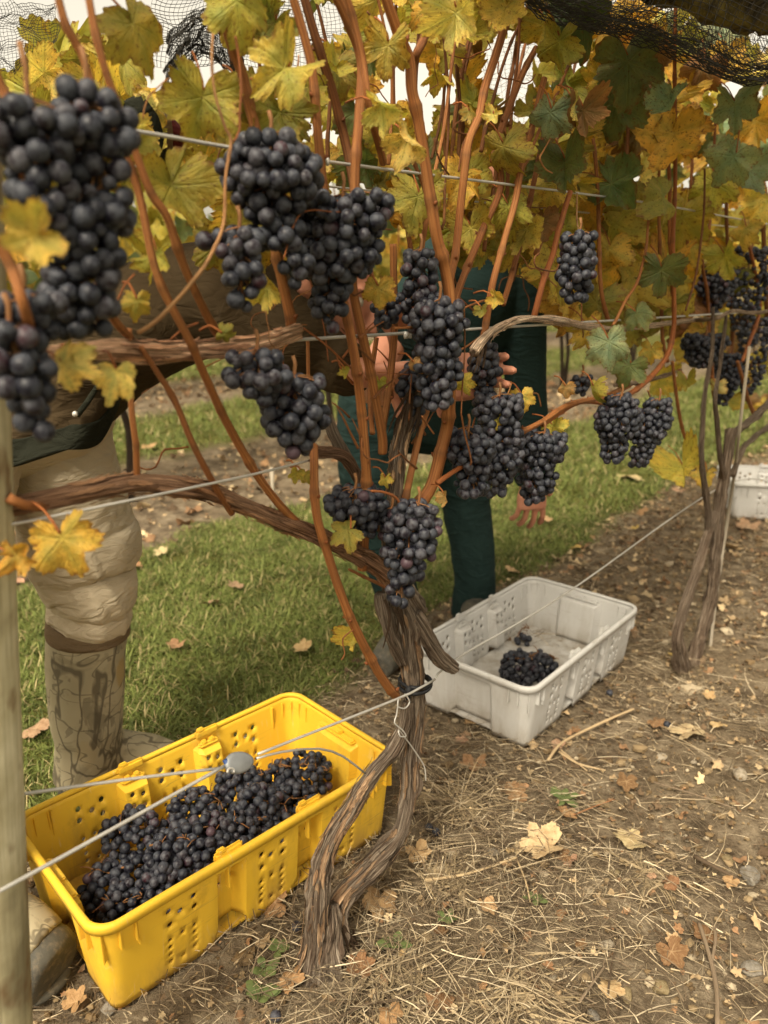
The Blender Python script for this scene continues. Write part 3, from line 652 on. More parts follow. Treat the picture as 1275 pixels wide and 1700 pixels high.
def cane(vine, pts, wid, seed=0, off=0., col=(1,1,1), name='cane', seg=12, node=.10):
    P = [row(p[0], p[1], p[2] if len(p) > 2 else off) for p in pts]
    if not isinstance(wid, (list, tuple)): wid = [wid]*len(pts)
    if len(wid) == 2: wid = [wid[0]+(wid[1]-wid[0])*i/(len(pts)-1) for i in range(len(pts))]
    rad = [w_*px_m(p)*.5*CANE_W for w_, p in zip(wid, P)]
    Q, rr, nodes = cane_pts(P, rad, seed, node=node)
    cm = tube(name, Q, rr, seg); sl = [0.]
    for i in range(1, len(Q)): sl.append(sl[-1]+(Q[i]-Q[i-1]).length)
    attr(cm, 'node', np.repeat([max([math.exp(-((x-k_)/.004)**2) for k_ in nodes], default=0.) for x in sl], seg))
    o = child(name, cm, 'cane', vine, vine.location); o.color = (*col, 1)
    # buds at the nodes
    if nodes and rad[0] > .004:
        g = Geo(); r = random.Random(seed+5); s = 0; it = iter(nodes); nx = next(it, None)
        for i in range(1, len(Q)-1):
            s += (Q[i]-Q[i-1]).length
            if nx is not None and s >= nx:
                nx = next(it, None); d = Vector((r.gauss(0, 1), r.gauss(0, 1), .3)).normalized(); t = (Q[i+1]-Q[i-1]).normalized(); d = (d-t*d.dot(t)).normalized()
                g.tube([Q[i]+d*rr[i]*.6, Q[i]+d*rr[i]*1.15+Vector((0, 0, .0015)), Q[i]+d*rr[i]*1.5+Vector((0, 0, .004))], [rr[i]*.42, rr[i]*.36, rr[i]*.08], 7)
        if g.V:
            b = child('bud', g.mesh('bud'), 'cane', vine, vine.location); b.color = (col[0]*.6, col[1]*.5, col[2]*.5, 1); b.parent = o; tag(b, kind='stuff')
    return o
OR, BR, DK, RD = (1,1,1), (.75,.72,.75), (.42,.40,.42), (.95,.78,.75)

vine1 = empty('grapevine', ORG, 'old twin-trunked grapevine with orange canes beside the yellow crate', 'grapevine')
trunk = wood(vine1, 'trunk', [(562,1622), (558,1568), (562,1500), (616,1440), (661,1387), (678,1321), (682,1263), (688,1205), (688,1148), (684,1107), (678,1065), (674,1032), (664,1000), (650,968)], [62,58,52,48,40,38,39,42,46,54,60,62,56,46], 3)
wood(vine1, 'trunk', [(512,1625,.0), (522,1560), (527,1500), (531,1450), (550,1395), (583,1341), (616,1288), (650,1247), (670,1205), (676,1165)], [58,56,54,48,43,40,38,35,30,24], 8)
wood(vine1, 'root_flare', [(538,1632,-.01), (540,1590,-.012), (546,1545,-.008), (548,1500,-.004)], [86,70,58,36], 15, amp=.3)
wood(vine1, 'spur', [(684,1020,-.01), (703,1050,-.018), (730,1090,-.03), (755,1112,-.04)], [44,42,38,26], 21, amp=.3)
wood(vine1, 'spur', [(632,985,-.0), (640,1020,-.005), (652,1062,-.005), (668,1100,0)], [30,34,30,24], 25, amp=.3)
wood(vine1, 'cordon', [(668,985,-.004), (640,952), (600,925), (540,896), (470,867), (400,836), (330,813), (230,802), (150,815), (90,827), (15,842), (-60,850)], [50,46,44,42,41,40,42,44,46,46,44,40], 31, col=(1.7,1.25,1.0), amp=.16)
wood(vine1, 'cordon', [(690,1010,.0), (664,965,.0), (652,900,.004), (655,824,.004), (664,740,.0), (680,680,-.004), (692,650,-.008)], [56,52,46,38,34,30,26], 37, amp=.22)
wood(vine1, 'arm', [(655,905,.02), (620,850,.012), (592,788,.008), (566,755,.004), (520,752,.0)], [34,32,30,30,26], 41, col=(1.1,.85,.7))
wood(vine1, 'arm', [(575,760,.01), (553,720,.02), (545,690,.03)], [26,22,16], 43)
wood(vine1, 'arm', [(495,548,-.008), (470,556,-.01), (420,572,-.012), (300,584,-.012), (180,580,-.01), (60,590,-.008), (-40,596,-.005)], [34,38,46,44,40,38,36], 47, col=(3.0,2.4,2.0), amp=.14)
wood(vine1, 'arm', [(786,585,-.02), (800,566,-.018), (826,545,-.012), (870,530,-.008), (925,532,-.006), (975,542,-.004), (1020,546,-.003), (1070,542,-.003), (1115,536,-.002), (1160,531,.0)], [27,24,18,16,16,15,14,12,11,9], 53, col=(2.8,2.7,2.6), amp=.14)
C1 = [
 ([(88,-30),(112,45),(135,85),(160,160),(190,225),(212,270),(232,330),(262,455),(314,567),(345,634),(420,780),(497,874)], [22,24], -.035, OR),
 ([(142,-30),(160,60),(178,125),(200,185),(220,240),(250,320),(278,362),(307,445),(348,533),(374,570)], [22,25], -.045, OR),
 ([(352,-30),(385,75),(405,130),(425,220),(440,300),(462,430),(485,548)], [30,30], .004, OR),
 ([(478,-30),(505,60),(520,130),(530,250),(540,330),(556,430),(567,488),(592,612),(606,753),(608,817),(602,945)], [25,28], -.035, OR),
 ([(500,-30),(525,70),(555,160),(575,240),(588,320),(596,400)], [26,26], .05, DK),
 ([(546,-30),(585,50),(601,105),(597,180),(590,260),(588,340),(587,430),(588,488),(613,612),(634,718),(636,752)], [30,26], -.012, OR),
 ([(572,-20),(600,90),(616,192),(637,270)], [20,22], -.05, OR),
 ([(630,-30),(661,53),(680,99),(683,149),(693,197),(707,275),(717,339),(726,400),(744,470),(751,552),(749,620),(744,683),(740,718),(719,800),(694,838)], [30,36], -.03, OR),
 ([(726,-30),(707,53),(692,90),(683,112)], [24,26], -.028, BR),
 ([(856,-30),(837,48),(824,90),(803,149),(795,192),(779,235),(771,293),(765,339),(755,420),(744,482)], [24,22], -.01, OR),
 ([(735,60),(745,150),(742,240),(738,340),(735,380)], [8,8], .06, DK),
 ([(905,130),(888,192),(872,251),(856,333),(836,400),(818,470),(807,541),(800,560)], [18,20], -.01, OR),
 ([(890,80),(869,120),(845,180),(826,240),(831,311),(800,385),(761,482),(752,520)], [18,21], .02, BR),
 ([(948,318),(938,345),(926,385),(918,422),(902,468),(889,515),(884,532)], [15,18], -.012, RD),
 ([(905,215),(901,231),(876,351),(851,452),(835,505)], [14,16], .04, BR),
 ([(652,405),(655,541),(648,620),(640,680),(634,715)], [20,22], .02, OR),
 ([(714,660),(698,718),(684,775),(672,826),(664,850)], [20,21], -.012, OR),
 ([(520,742,.0),(521,765,-.012),(527,861),(547,931),(568,990),(590,1042),(622,1107),(656,1154)], [24,27], -.018, OR),
 ([(213,545),(216,590),(218,678),(224,740),(229,797)], [15,20], -.01, OR),
 ([(232,575),(262,620),(291,665),(321,741),(360,812),(386,852)], [15,20], -.02, BR),
 ([(510,560),(513,640),(517,700),(521,752)], [10,12], .02, OR),
 ([(624,560),(615,650),(617,720)], [14,16], .03, OR),
 ([(-40,60),(8,155),(26,215),(40,330)], [26,30], -.07, OR),
 ([(-20,380),(15,440),(45,530),(70,600)], [30,32], -.12, OR),
 ([(15,825),(40,838),(75,842)], [30,26], -.02, OR),
 ([(160,470),(190,530),(215,560)], [26,22], -.05, OR),
 ([(1044,640,-.02),(1000,660,-.03),(945,672,-.035),(900,700,-.035),(860,718,-.035),(800,735,-.02),(745,738,-.01)], [14,18], 0, OR),
 ([(676,240),(700,300),(712,345)], [10,12], .0, BR),
 ([(725,802),(750,785),(790,760),(812,742)], [16,9], -.035, RD),
]
for i, (pts, wd, of, cl) in enumerate(C1):
    n_ = len(pts); q_ = [(*p[:2], (p[2] if len(p) > 2 else of)*(1-max(0., (k/(n_-1)-.7)/.3))) for k, p in enumerate(pts)]; cane(vine1, q_, wd, i*7+1, of, cl)
# pale dried laterals, tendrils, fruit stalks
def shoot(vine, pts, wd, off, col, name='tendril', seed=0): return cane(vine, pts, wd, seed, off, col, name, 7, node=.05)
PALE = (1.5, 2.2, 3.4)
shoot(vine1, [(353,55),(352,100),(358,160),(375,215),(384,235),(374,300),(371,372),(352,420),(318,470),(262,530),(230,552)], [7,12], -.075, (1.4,1.9,2.6), 'lateral_shoot', 3)
shoot(vine1, [(384,235),(398,215),(399,150),(396,80),(388,60)], [6,7], -.075, RD, 'tendril', 4)
for k, (pts, wd, of, cl) in enumerate([
 ([(225,455),(205,475),(190,510)], 5, -.02, RD), ([(285,563),(305,545),(330,536)], 6, -.03, RD), ([(500,420),(535,530),(545,600)], 4, .03, RD), ([(505,545),(540,572),(583,612)], 6, -.02, RD),
 ([(628,618),(652,620),(678,622)], 3, -.03, RD), ([(618,815),(640,818),(660,830),(668,850),(690,862)], [8,7], -.06, RD), ([(655,545),(675,544),(700,542)], [8,6], -.04, OR),
 ([(770,512),(772,560),(768,640),(765,690)], 4, -.08, BR), ([(765,690),(778,745),(782,772)], 5, -.06, BR), ([(762,515),(800,500),(840,495)], 6, -.01, BR),
 ([(720,720),(706,700),(700,690)], 5, -.05, BR), ([(578,945),(610,960),(640,975)], [8,10], -.02, BR), ([(590,1043),(570,1060),(572,1085),(566,1096)], 4, -.02, BR),
 ([(470,430),(500,355),(560,352),(605,350)], 4, -.08, RD), ([(610,20),(640,60),(650,90)], 6, .03, DK), ([(720,230),(728,262),(745,290)], 5, .03, DK), ([(760,285),(770,240),(785,215)], 6, .0, BR),
 ([(800,330),(870,343),(905,345)], 3, .03, DK), ([(960,390),(958,350),(957,320)], 4, -.05, PALE), ([(965,500),(966,530),(968,560)], 4, .0, BR)]):
    shoot(vine1, pts, wd, of, cl, 'tendril', 90+k)
def flakes(vine, pts, wid, n, seed, off=0., col=(1.5,1.25,1.0)):
    """peeling plates of bark lying along the wood, ends lifted"""
    r = random.Random(seed); P = [row(p[0], p[1], p[2] if len(p) > 2 else off) for p in pts]; rad = [w_*px_m(p)*.5*.68 for w_, p in zip(wid, P)]; P, rr = spline(P, rad, .004)
    for k in range(n):
        L = r.uniform(.018, .06); m = max(4, int(L/.004)); i = r.randrange(0, max(1, len(P)-m-1)); m = min(m, len(P)-i-1); a0 = r.uniform(-1.9, 1.9); V = []; wd = r.uniform(.0014, .0034); dr = r.uniform(-.02, .02)
        for j in range(m+1):
            q = P[i+j]; T = (P[min(i+j+1, len(P)-1)]-P[max(i+j-1, 0)]).normalized(); tc = (CAM-q); tc = (tc-T*tc.dot(T)).normalized(); sd = T.cross(tc); t = j/m
            a_ = a0+dr*j; n_ = tc*math.cos(a_)+sd*math.sin(a_); b_ = T.cross(n_); lf = .0012+.0055*max(0, abs(2*t-1)-.55)**1.3*r.uniform(.6, 1.6); c = q+n_*(rr[i+j]*1.04+lf); h = wd*(.35+.65*math.sin(math.pi*min(1, max(0, t)))**.6)*(1+.3*r.uniform(-1, 1))
            V += [c-b_*h, c+n_*.0008, c+b_*h]
        Fc = []
        for j in range(m): b = j*3; Fc += [(b, b+1, b+4, b+3), (b+1, b+2, b+5, b+4)]
        me = mesh('bark_strip', V, Fc); uv = me.uv_layers.new(name='UVMap'); li = np.empty(len(me.loops), np.int32); me.loops.foreach_get('vertex_index', li); uv.data.foreach_set('uv', np.array([((v % 3)*.02+k*.37, (v//3)*.004+k*.11) for v in range(len(V))], np.float32)[li].ravel()); attr(me, 'ridge', [1.]*len(V))
        o = child('bark_strip', me, 'bark', vine, vine.location); q = r.uniform(.7, 1.35); o.color = (col[0]*q, col[1]*q, col[2]*q, 1)
flakes(vine1, [(562,1600), (558,1568), (562,1500), (616,1440), (661,1387), (678,1321), (682,1263), (688,1205), (688,1148), (684,1107), (678,1065), (674,1032), (664,1000)], [62,58,52,48,40,38,39,42,46,54,60,62,56], 60, 1)
flakes(vine1, [(512,1605), (522,1560), (527,1500), (531,1450), (550,1395), (583,1341), (616,1288), (650,1247)], [58,56,54,48,43,40,38,35], 44, 2)
flakes(vine1, [(640,952), (600,925), (540,896), (470,867), (400,836), (330,813), (230,802), (150,815), (60,832)], [46,44,42,41,40,42,44,46,44], 40, 3, col=(1.8,1.25,.9))
flakes(vine1, [(664,965), (652,900), (655,824), (664,740), (680,680)], [52,46,38,34,30], 26, 4)
flakes(vine1, [(470,556,-.01), (420,572,-.012), (300,584,-.012), (180,580,-.01)], [38,46,44,40], 16, 5, col=(2.3,1.6,1.25))
flakes(vine1, [(800,566,-.018), (826,545,-.012), (870,530,-.008), (925,532,-.006), (975,542,-.004)], [28,22,20,20,18], 12, 6, col=(2.4,2.2,2.0))
def bark_strips(vine, px, py, n, L, off, ang, seed):
    r = random.Random(seed)
    for k in range(n):
        p = row(px+r.uniform(-12, 12), py+r.uniform(-8, 8), off); d = (DIR*math.cos(ang+r.gauss(0, .22))+Vector((0, 0, 1))*math.sin(ang+r.gauss(0, .22))-NRM*r.uniform(0, .4)).normalized()
        P, rr = spline([p, p+d*L*.5+Vector((r.gauss(0, .003), 0, r.gauss(0, .004))), p+d*L*r.uniform(.7, 1.2)], [.0022, .0018, .0006], .012)
        o = child('bark_strip', tube('bark_strip', P, rr, 5), 'bark', vine, vine.location); o.color = (1.9, 1.6, 1.3, 1)
bark_strips(vine1, 690, 655, 12, .065, -.012, R(228), 1); bark_strips(vine1, 796, 565, 6, .05, -.02, R(225), 2); bark_strips(vine1, 575, 1545, 7, .05, -.02, R(285), 3)
bark_strips(vine1, 720, 1085, 6, .04, -.03, R(320), 4); bark_strips(vine1, 650, 1000, 6, .05, -.02, R(270), 5)

# trunk tie and twisted wire
tie = empty('trunk_tie', row(688, 1134, 0), 'black rubber tie wrapped round the trunk under the spur', 'tie'); tp = tie.location.copy()
def ring(c, r1, dz, r_, n=30, tilt=0):
    return [c+(DIR*math.cos(a_)+NRM*math.sin(a_))*r1+Vector((0, 0, dz+tilt*math.cos(a_))) for a_ in np.linspace(0, 2*math.pi*.98, n)]
kk = px_m(tp)
for q in range(2):
    child('band', tube('band', ring(tp+DIR*.002, 26*kk, (4-8*q)*kk, 0, tilt=-.002+.004*q), [3.4*kk]*30, 8), 'black', tie, tp)
child('knot', tube('knot', [tp-DIR*22*kk-NRM*.006+Vector((0, 0, 8*kk)), tp-DIR*26*kk-NRM*.008, tp-DIR*25*kk-NRM*.006-Vector((0, 0, 16*kk))], [5*kk, 7*kk, 4*kk], 8), 'black', tie, tp)
tw = empty('twisted_wire', row(668, 1180, -.03), 'thin twisted wire hanging in curls down the front of the trunk', 'wire'); wp = tw.location.copy()
pts = [(672,1152), (680,1165), (672,1176), (660,1172), (662,1160), (658,1188), (655,1200), (668,1212), (674,1222), (664,1222), (662,1212), (672,1224), (688,1246), (704,1272), (707,1296)]
P, rr = spline([row(a_, b_, -.030-.004*math.sin(i)) for i, (a_, b_) in enumerate(pts)], [.0011]*len(pts), .004); child('strand', tube('strand', P, rr, 7), 'wire', tw, wp)

rc_ = random.Random(77)
for k in range(26):
    x0 = rc_.uniform(430, 930); y0 = rc_.uniform(250, 470); tx = x0+(x0-660)*.55+rc_.uniform(-60, 60); of = rc_.uniform(.02, .20); xm = (x0+tx)/2+rc_.uniform(-20, 20)
    cane(vine1, [(tx, -30), (xm, y0*.45), (x0, y0)], [rc_.uniform(5, 10), rc_.uniform(9, 17)], 700+k, of, rc_.choice([DK, BR, OR, BR]), seg=9)
for k in range(34):
    x0, y0 = rc_.uniform(180, 960), rc_.uniform(60, 760); of = rc_.uniform(-.05, .10); a0 = rc_.uniform(0, 6.3); q_ = [(x0, y0)]
    for j in range(6): a0 += rc_.gauss(.35, .5); q_.append((q_[-1][0]+math.cos(a0)*rc_.uniform(8, 22), q_[-1][1]+math.sin(a0)*rc_.uniform(8, 22)))
    shoot(vine1, q_, rc_.uniform(2.6, 5), of, rc_.choice([DK, BR, RD, (1.3,1.5,1.6)]), 'tendril', 800+k)
for k in range(22):
    x0 = rc_.uniform(560, 790); y0 = rc_.uniform(560, 800); a0 = rc_.uniform(3.6, 5.9); L_ = rc_.uniform(30, 90); shoot(vine1, [(x0, y0), (x0+math.cos(a0)*L_*.5+rc_.uniform(-6, 6), y0+math.sin(a0)*L_*.5), (x0+math.cos(a0)*L_, y0+math.sin(a0)*L_)], [rc_.uniform(5, 9), 3], rc_.uniform(-.03, .03), rc_.choice([BR, RD, DK]), 'side_shoot', 900+k)

# ---- second vine, third vine
V2 = at_z(1148, 1096); o2 = (V2-ORG).dot(NRM)
vine2 = empty('grapevine', V2, 'slim twin-stemmed grapevine right of the grey crate, tied to a white stake', 'grapevine')
GB = (.85, .82, .8)
def wood2(name, pts, wid, seed, col=GB, off=o2, amp=.18): return wood(vine2, name, pts, wid, seed, off, 40, amp, col, .008)
wood2('trunk', [(1148,1112), (1158,1075), (1166,1046), (1181,989), (1190,895), (1200,811), (1211,734), (1216,715)], [46,36,32,30,29,28,26,26], 61)
wood2('trunk', [(1132,1108), (1126,1075), (1130,1030), (1157,946), (1176,885), (1188,850)], [40,30,25,24,22,18], 63)
wood2('arm', [(1178,890), (1174,835), (1165,761), (1167,694), (1172,640), (1182,580), (1184,510)], [18,16,14,13,12,10,8], 65)
wood2('arm', [(1203,800), (1196,760), (1190,700), (1187,660), (1196,600), (1206,520)], [16,13,12,11,9,7], 67)
wood2('arm', [(1212,728), (1228,712), (1255,690), (1290,655)], [22,20,18,16], 69)
wood2('arm', [(1216,790), (1236,742), (1270,712), (1300,690)], [16,14,12,12], 71)
wood2('root', [(1128,1086), (1140,1108), (1160,1106), (1176,1092)], [22,26,22,12], 73)
wood2('cordon', [(1155,531,.0), (1190,528), (1218,516), (1250,520), (1300,512)], [10,11,10,9,9], 75, (1.6,1.5,1.4))
wood2('cordon', [(1020,640,-.03), (1060,635,-.02), (1100,625,0), (1130,615,.02)], [9,11,11,9], 77, (1.5,1.4,1.35))
C2 = [([(1122,-20),(1120,120),(1121,300),(1117,400),(1119,505),(1118,546),(1106,593),(1065,640),(1015,666),(959,668),(900,705)], [10,17], -.03, RD),
 ([(985,230),(992,310),(994,364),(997,472),(1009,530)], [10,13], .01, BR), ([(1094,150),(1094,355),(1097,480),(1100,560),(1108,600)], [9,11], .03, BR),
 ([(1110,200),(1112,370),(1116,470),(1118,540)], [10,12], .02, RD), ([(1170,280),(1168,358),(1156,452),(1138,516)], [6,6], -.04, DK),
 ([(1236,380),(1247,422),(1262,505),(1250,552),(1232,600)], [9,10], .0, RD), ([(1116,600),(1130,700),(1150,760),(1166,800)], [9,11], -.02, BR),
 ([(1165,430),(1175,500),(1180,580),(1185,660)], [9,11], .03, BR), ([(1205,330),(1210,450),(1216,560),(1205,640)], [10,12], .05, DK), ([(1262,260),(1268,400),(1275,560)], [12,14], .03, DK),
 ([(1225,600),(1238,650),(1252,690)], [10,12], -.02, BR), ([(1078,350),(1072,410),(1066,440),(1058,470),(1038,500),(1018,540)], [7,9], -.03, OR),
 ([(1050,60),(1046,160),(1040,260),(1030,330)], [9,11], .03, DK), ([(1150,250),(1145,330),(1140,420)], [8,9], .03, BR), ([(1190,180),(1182,300),(1176,400)], [7,9], .02, BR), ([(1010,660),(1020,680),(1024,690)], [5,5], -.05, BR), ([(1075,648),(1083,668),(1086,685)], [4,5], -.05, BR)]
for i, (pts, wd, of, cl) in enumerate(C2): cane(vine2, pts, wd, 300+i*3, of, cl)
sk = empty('vine_stake', at_z(1176, 1104), 'thin pale stake standing beside the slim second vine', 'stake')
P = [row(1176, 1106, o2-.02), row(1187, 1003, o2+.02), row(1205, 880, o2+.045), row(1218, 795, o2+.02), row(1228, 711, o2-.03), row(1244, 575, o2-.03)]
P, rr = spline(P, [2.7*px_m(p) for p in P], .05); child('rod', tube('rod', P, rr, 8), 'stake', sk, sk.location)

V3 = rp(2.75, -.02)
vine3 = empty('grapevine', V3, 'shadowy grapevine at the right edge, behind the white-staked vine', 'grapevine')
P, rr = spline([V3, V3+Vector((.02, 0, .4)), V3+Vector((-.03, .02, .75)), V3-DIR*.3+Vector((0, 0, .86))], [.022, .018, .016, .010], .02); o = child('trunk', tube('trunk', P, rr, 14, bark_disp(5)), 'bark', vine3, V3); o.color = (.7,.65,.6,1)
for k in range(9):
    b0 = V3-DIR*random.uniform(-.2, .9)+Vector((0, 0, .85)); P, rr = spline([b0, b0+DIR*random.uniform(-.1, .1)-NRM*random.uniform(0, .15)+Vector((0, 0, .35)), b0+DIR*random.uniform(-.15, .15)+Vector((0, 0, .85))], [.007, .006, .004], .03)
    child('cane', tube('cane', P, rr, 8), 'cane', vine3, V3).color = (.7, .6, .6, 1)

# ------------------------------------------------------------------ leaves on the near row
def vine_of(p):
    al = (p-ORG).dot(DIR); return vine1 if al < .72 else (vine2 if al < 2.0 else vine3)
def fixed_leaf(px, py, size, col, off, roll=0., ty=0., tx=0., me=None, petiole=True):
    p = row(px, py, off); face = (CAM-p).normalized()*1.0+Vector((random.gauss(0, .15), 0, random.gauss(.1, .15)))
    rot = leaf_rot(face, R(roll), R(tx), R(ty)); v = vine_of(p); o = place_leaf(v, p, size*.70*px_m(p), col, rot, LEAVES[me] if me is not None else None)
    if petiole:
        s = size*px_m(p)/1.7; a_ = p-rot @ Vector((0, .35*s, 0)); b_ = a_+rot @ Vector((.1*s, -.55*s, .0))+NRM*.02
        g = tube('petiole', *spline([a_, a_.lerp(b_, .5)+Vector((0, 0, .006)), b_], [.0012, .0011, .0013], .01), 6)
        q = child('petiole', g, 'cane', v, v.location); q.color = (1.1, .9, .8, 1)
    return o
for a_ in [
 (38,398,150,'y',-.16,-70,20,0), (118,608,120,'yy',-.10,60,10,40), (188,628,110,'yy',-.10,-20,0,25), (112,915,165,'gold',-.06,15,15,0), (40,925,95,'gold',-.06,70,30,20),
 (455,125,165,'y',-.05,-60,25,20), (398,30,170,'yg',-.03,10,0,0), (235,65,170,'yg',.04,30,-30,0), (330,190,185,'yg',.02,-15,15,0), (300,335,200,'yg',.03,25,-15,0), (258,440,120,'yg',.0,-10,30,10),
 (470,210,150,'ol',.0,15,0,0), (400,170,110,'ol',.05,0,20,0), (440,60,150,'ol',.05,-40,0,10), (648,180,110,'yy',-.085,70,40,15), (690,240,125,'yy',-.085,45,35,10), (755,45,135,'yy',-.07,0,20,0), (640,95,120,'y',-.02,-10,0,15),
 (835,28,110,'y',-.05,-15,0,10), (690,345,140,'yg',.02,-10,10,10), (782,192,40,'yy',-.05,20,30,0), (815,198,48,'yy',-.05,-30,30,0), (838,262,120,'yg',-.01,10,35,0), (925,90,130,'yg',-.03,0,40,0), (910,205,110,'gg',-.05,-10,20,0),
 (1045,130,170,'g',-.03,10,-15,0), (965,35,190,'dg',.0,20,0,0), (968,200,105,'b',-.08,5,-25,0), (955,190,90,'yy',-.075,10,60,0), (1015,195,150,'g',.02,-10,0,0), (1105,245,165,'gold',-.03,-20,15,0), (1135,225,120,'gold',-.01,30,0,20),
 (1105,180,100,'gg',-.08,-25,30,0), (1220,190,105,'gg',-.09,10,-25,0), (1205,275,115,'gg',-.09,-35,20,0), (1248,300,110,'gg',-.07,20,-30,0), (938,290,125,'g',-.03,5,0,0), (1030,315,150,'g',-.02,50,0,40), (1095,338,120,'ol',-.05,-60,0,50),
 (845,360,110,'yg',.0,10,0,0), (870,395,105,'yg',.01,-15,20,0), (785,395,110,'yg',.04,15,0,0), (1096,465,105,'g',-.05,0,-10,0), (1062,528,80,'g',-.06,25,10,20), (1012,585,115,'gg',-.06,10,-10,0), (1040,620,90,'g',-.05,-20,20,0),
 (985,655,75,'yg',-.07,5,65,0), (925,715,66,'y',-.03,40,20,0), (868,668,64,'y',-.02,10,0,0), (938,650,45,'tan',-.04,0,30,0), (1135,790,110,'y',-.04,20,0,20), (1168,795,62,'y',-.05,-20,20,0), (1188,648,48,'pale',-.06,0,40,0),
 (1205,440,95,'yg',-.05,15,15,0), (1232,392,75,'y',-.06,-15,20,0), (568,885,82,'ol',-.045,-60,20,15), (740,830,42,'tan',-.05,10,50,0), (628,492,85,'y',-.04,0,25,0), (445,492,95,'y',-.0,5,30,0), (690,610,42,'tan',-.05,20,30,0),
 (490,790,42,'yg',-.01,-20,0,0), (590,1065,66,'y',.03,0,30,0), (828,497,48,'y',-.04,60,20,20), (800,520,36,'ol',-.03,0,30,0), (226,512,78,'yg',-.01,-10,0,0), (378,556,48,'ol',-.04,70,20,0), (574,620,32,'yg',-.03,0,40,0),
 (820,700,40,'y',-.03,0,20,0), (770,640,52,'y',.0,10,30,0), (1185,320,110,'yg',-.03,0,0,0), (1255,220,120,'gold',.0,10,0,0), (1265,350,120,'y',-.03,-10,0,0), (1150,420,90,'y',.02,10,20,0), (930,470,110,'y',.04,0,0,0), (1010,430,110,'y',.05,0,0,0),
 (980,560,100,'y',.03,20,0,0), (1165,560,80,'y',.05,0,10,0), (130,610,60,'yg',-.09,0,50,0), (905,60,90,'y',.02,0,20,0), (870,40,100,'yg',.05,0,0,0), (560,130,120,'ol',.08,0,0,0), (1060,240,120,'b',.03,0,20,0), (1090,110,130,'b',.02,20,20,0), (1010,55,120,'gold',.05,0,0,0),
 (1160,130,110,'b',.03,-20,0,0), (1205,110,100,'gold',.04,0,0,0), (900,380,90,'b',.05,0,0,0), (630,640,40,'yg',-.01,0,0,0), (510,795,34,'yg',-.01,30,0,0), (1140,640,50,'yg',-.03,0,10,0), (1080,590,60,'y',.0,0,10,0), (640,800,40,'y',.0,0,30,0), (672,840,34,'y',.01,0,30,0)]:
    fixed_leaf(*a_)
# canopy behind the canes, leaf by leaf
GAPS = [(255,62,34), (275,95,30), (330,105,26), (478,38,24), (540,60,14), (835,130,26), (880,60,10), (300,70,26), (500,45,26), (650,165,18), (225,30,30), (570,330,10), (930,95,9), (300,30,20), (500,60,16), (20,60,40), (160,20,30), (860,95,18), (655,150,10)]
def fill(x0, x1, y0, y1, n, off0, off1, pal, smin=46, smax=92, pet=.2, lim=None):
    for k in range(n):
        px, py = random.uniform(x0, x1), random.uniform(y0, y1)
        if lim and not lim(px, py): continue
        if any((px-a_)**2+(py-b_)**2 < (r_+38)**2 for a_, b_, r_ in GAPS): continue
        off = random.uniform(off0, off1); p = row(px, py, off); face = Vector((TO_CAM.x*.6+random.gauss(0, .5), TO_CAM.y+random.gauss(0, .35), random.gauss(.25, .35)))
        face = face.normalized()+(CAM-p).normalized()*.7
        place_leaf(vine_of(p), p, random.uniform(smin, smax)*(px_m(p) if px_m(p) < .0013 else .0013), random.choice(pal), leaf_rot(face, random.gauss(0, .6), random.gauss(0, .35), random.gauss(0, .35)))
fill(200, 560, -60, 320, 100, .04, .28, ['yg', 'yg', 'y', 'ol', 'yy', 'yg'], lim=lambda x, y: y < 330-(x < 330)*30)
fill(540, 780, -60, 400, 108, .05, .30, ['yg', 'y', 'ol', 'yg', 'g', 'y', 'gold'], lim=lambda x, y: not (640 < x < 700 and y > 380))
fill(760, 930, -60, 425, 96, .05, .30, ['yg', 'y', 'yg', 'y', 'g', 'ol', 'b'])
fill(900, 1290, 40, 420, 188, .03, .32, ['yg', 'y', 'yy', 'g', 'gold', 'b', 'ol', 'y', 'gold', 'gg'])
fill(900, 1290, 380, 540, 78, .04, .30, ['y', 'yg', 'gold', 'ol', 'y'], 70, 115)
fill(1090, 1290, 500, 640, 24, .06, .3, ['y', 'ol', 'b', 'yg'], 60, 100)
fill(1120, 1290, 560, 700, 10, .05, .3, ['b', 'yg', 'y'], 50, 80)
fill(60, 215, 40, 310, 46, .30, .70, ['y', 'yy', 'yg', 'yg', 'ol'], 60, 120)
fill(0, 120, 100, 330, 14, .45, .9, ['yg', 'ol', 'yg'], 90, 150)
fill(300, 520, 300, 430, 14, .05, .2, ['yg', 'y', 'ol'], 70, 110, lim=lambda x, y: y < 440)

# ================================================================== GRAPES
bm_ = bmesh.new(); bmesh.ops.create_icosphere(bm_, subdivisions=3, radius=1.0); BERRY = bpy.data.meshes.new('berry'); bm_.to_mesh(BERRY); bm_.free()
BERRY.polygons.foreach_set('use_smooth', [True]*len(BERRY.polygons)); BERRY.materials.append(M['grape'])
BERRY_RED = BERRY.copy(); BERRY_RED.materials.clear(); BERRY_RED.materials.append(M['grape_red'])
def pack(prof, L, r, maxn, seed, squash=.80, close=1.66):
    """berry centres in a hanging bunch: prof(t) -> half width (x,y) at fraction t from the top"""
    g = np.random.default_rng(seed); C = np.zeros((0, 3)); tries = 0
    while len(C) < maxn and tries < 3600:
        tries += 1; t = g.uniform(0, 1); wx, wy = prof(t); wx = max(wx-r*.8, r*.15); wy = max(wy-r*.8, r*.15)
        a_ = g.uniform(0, 2*np.pi); q = np.sqrt(g.uniform(.30, 1)) if tries < 2300 else np.sqrt(g.uniform(0, 1))
        p = np.array([math.cos(a_)*wx*q, math.sin(a_)*wy*q, -t*(L-2*r)-r])
        if len(C) and np.min(np.sum((C-p)**2, 1)) < (close*r)**2: continue
        C = np.vstack([C, p])
    return C
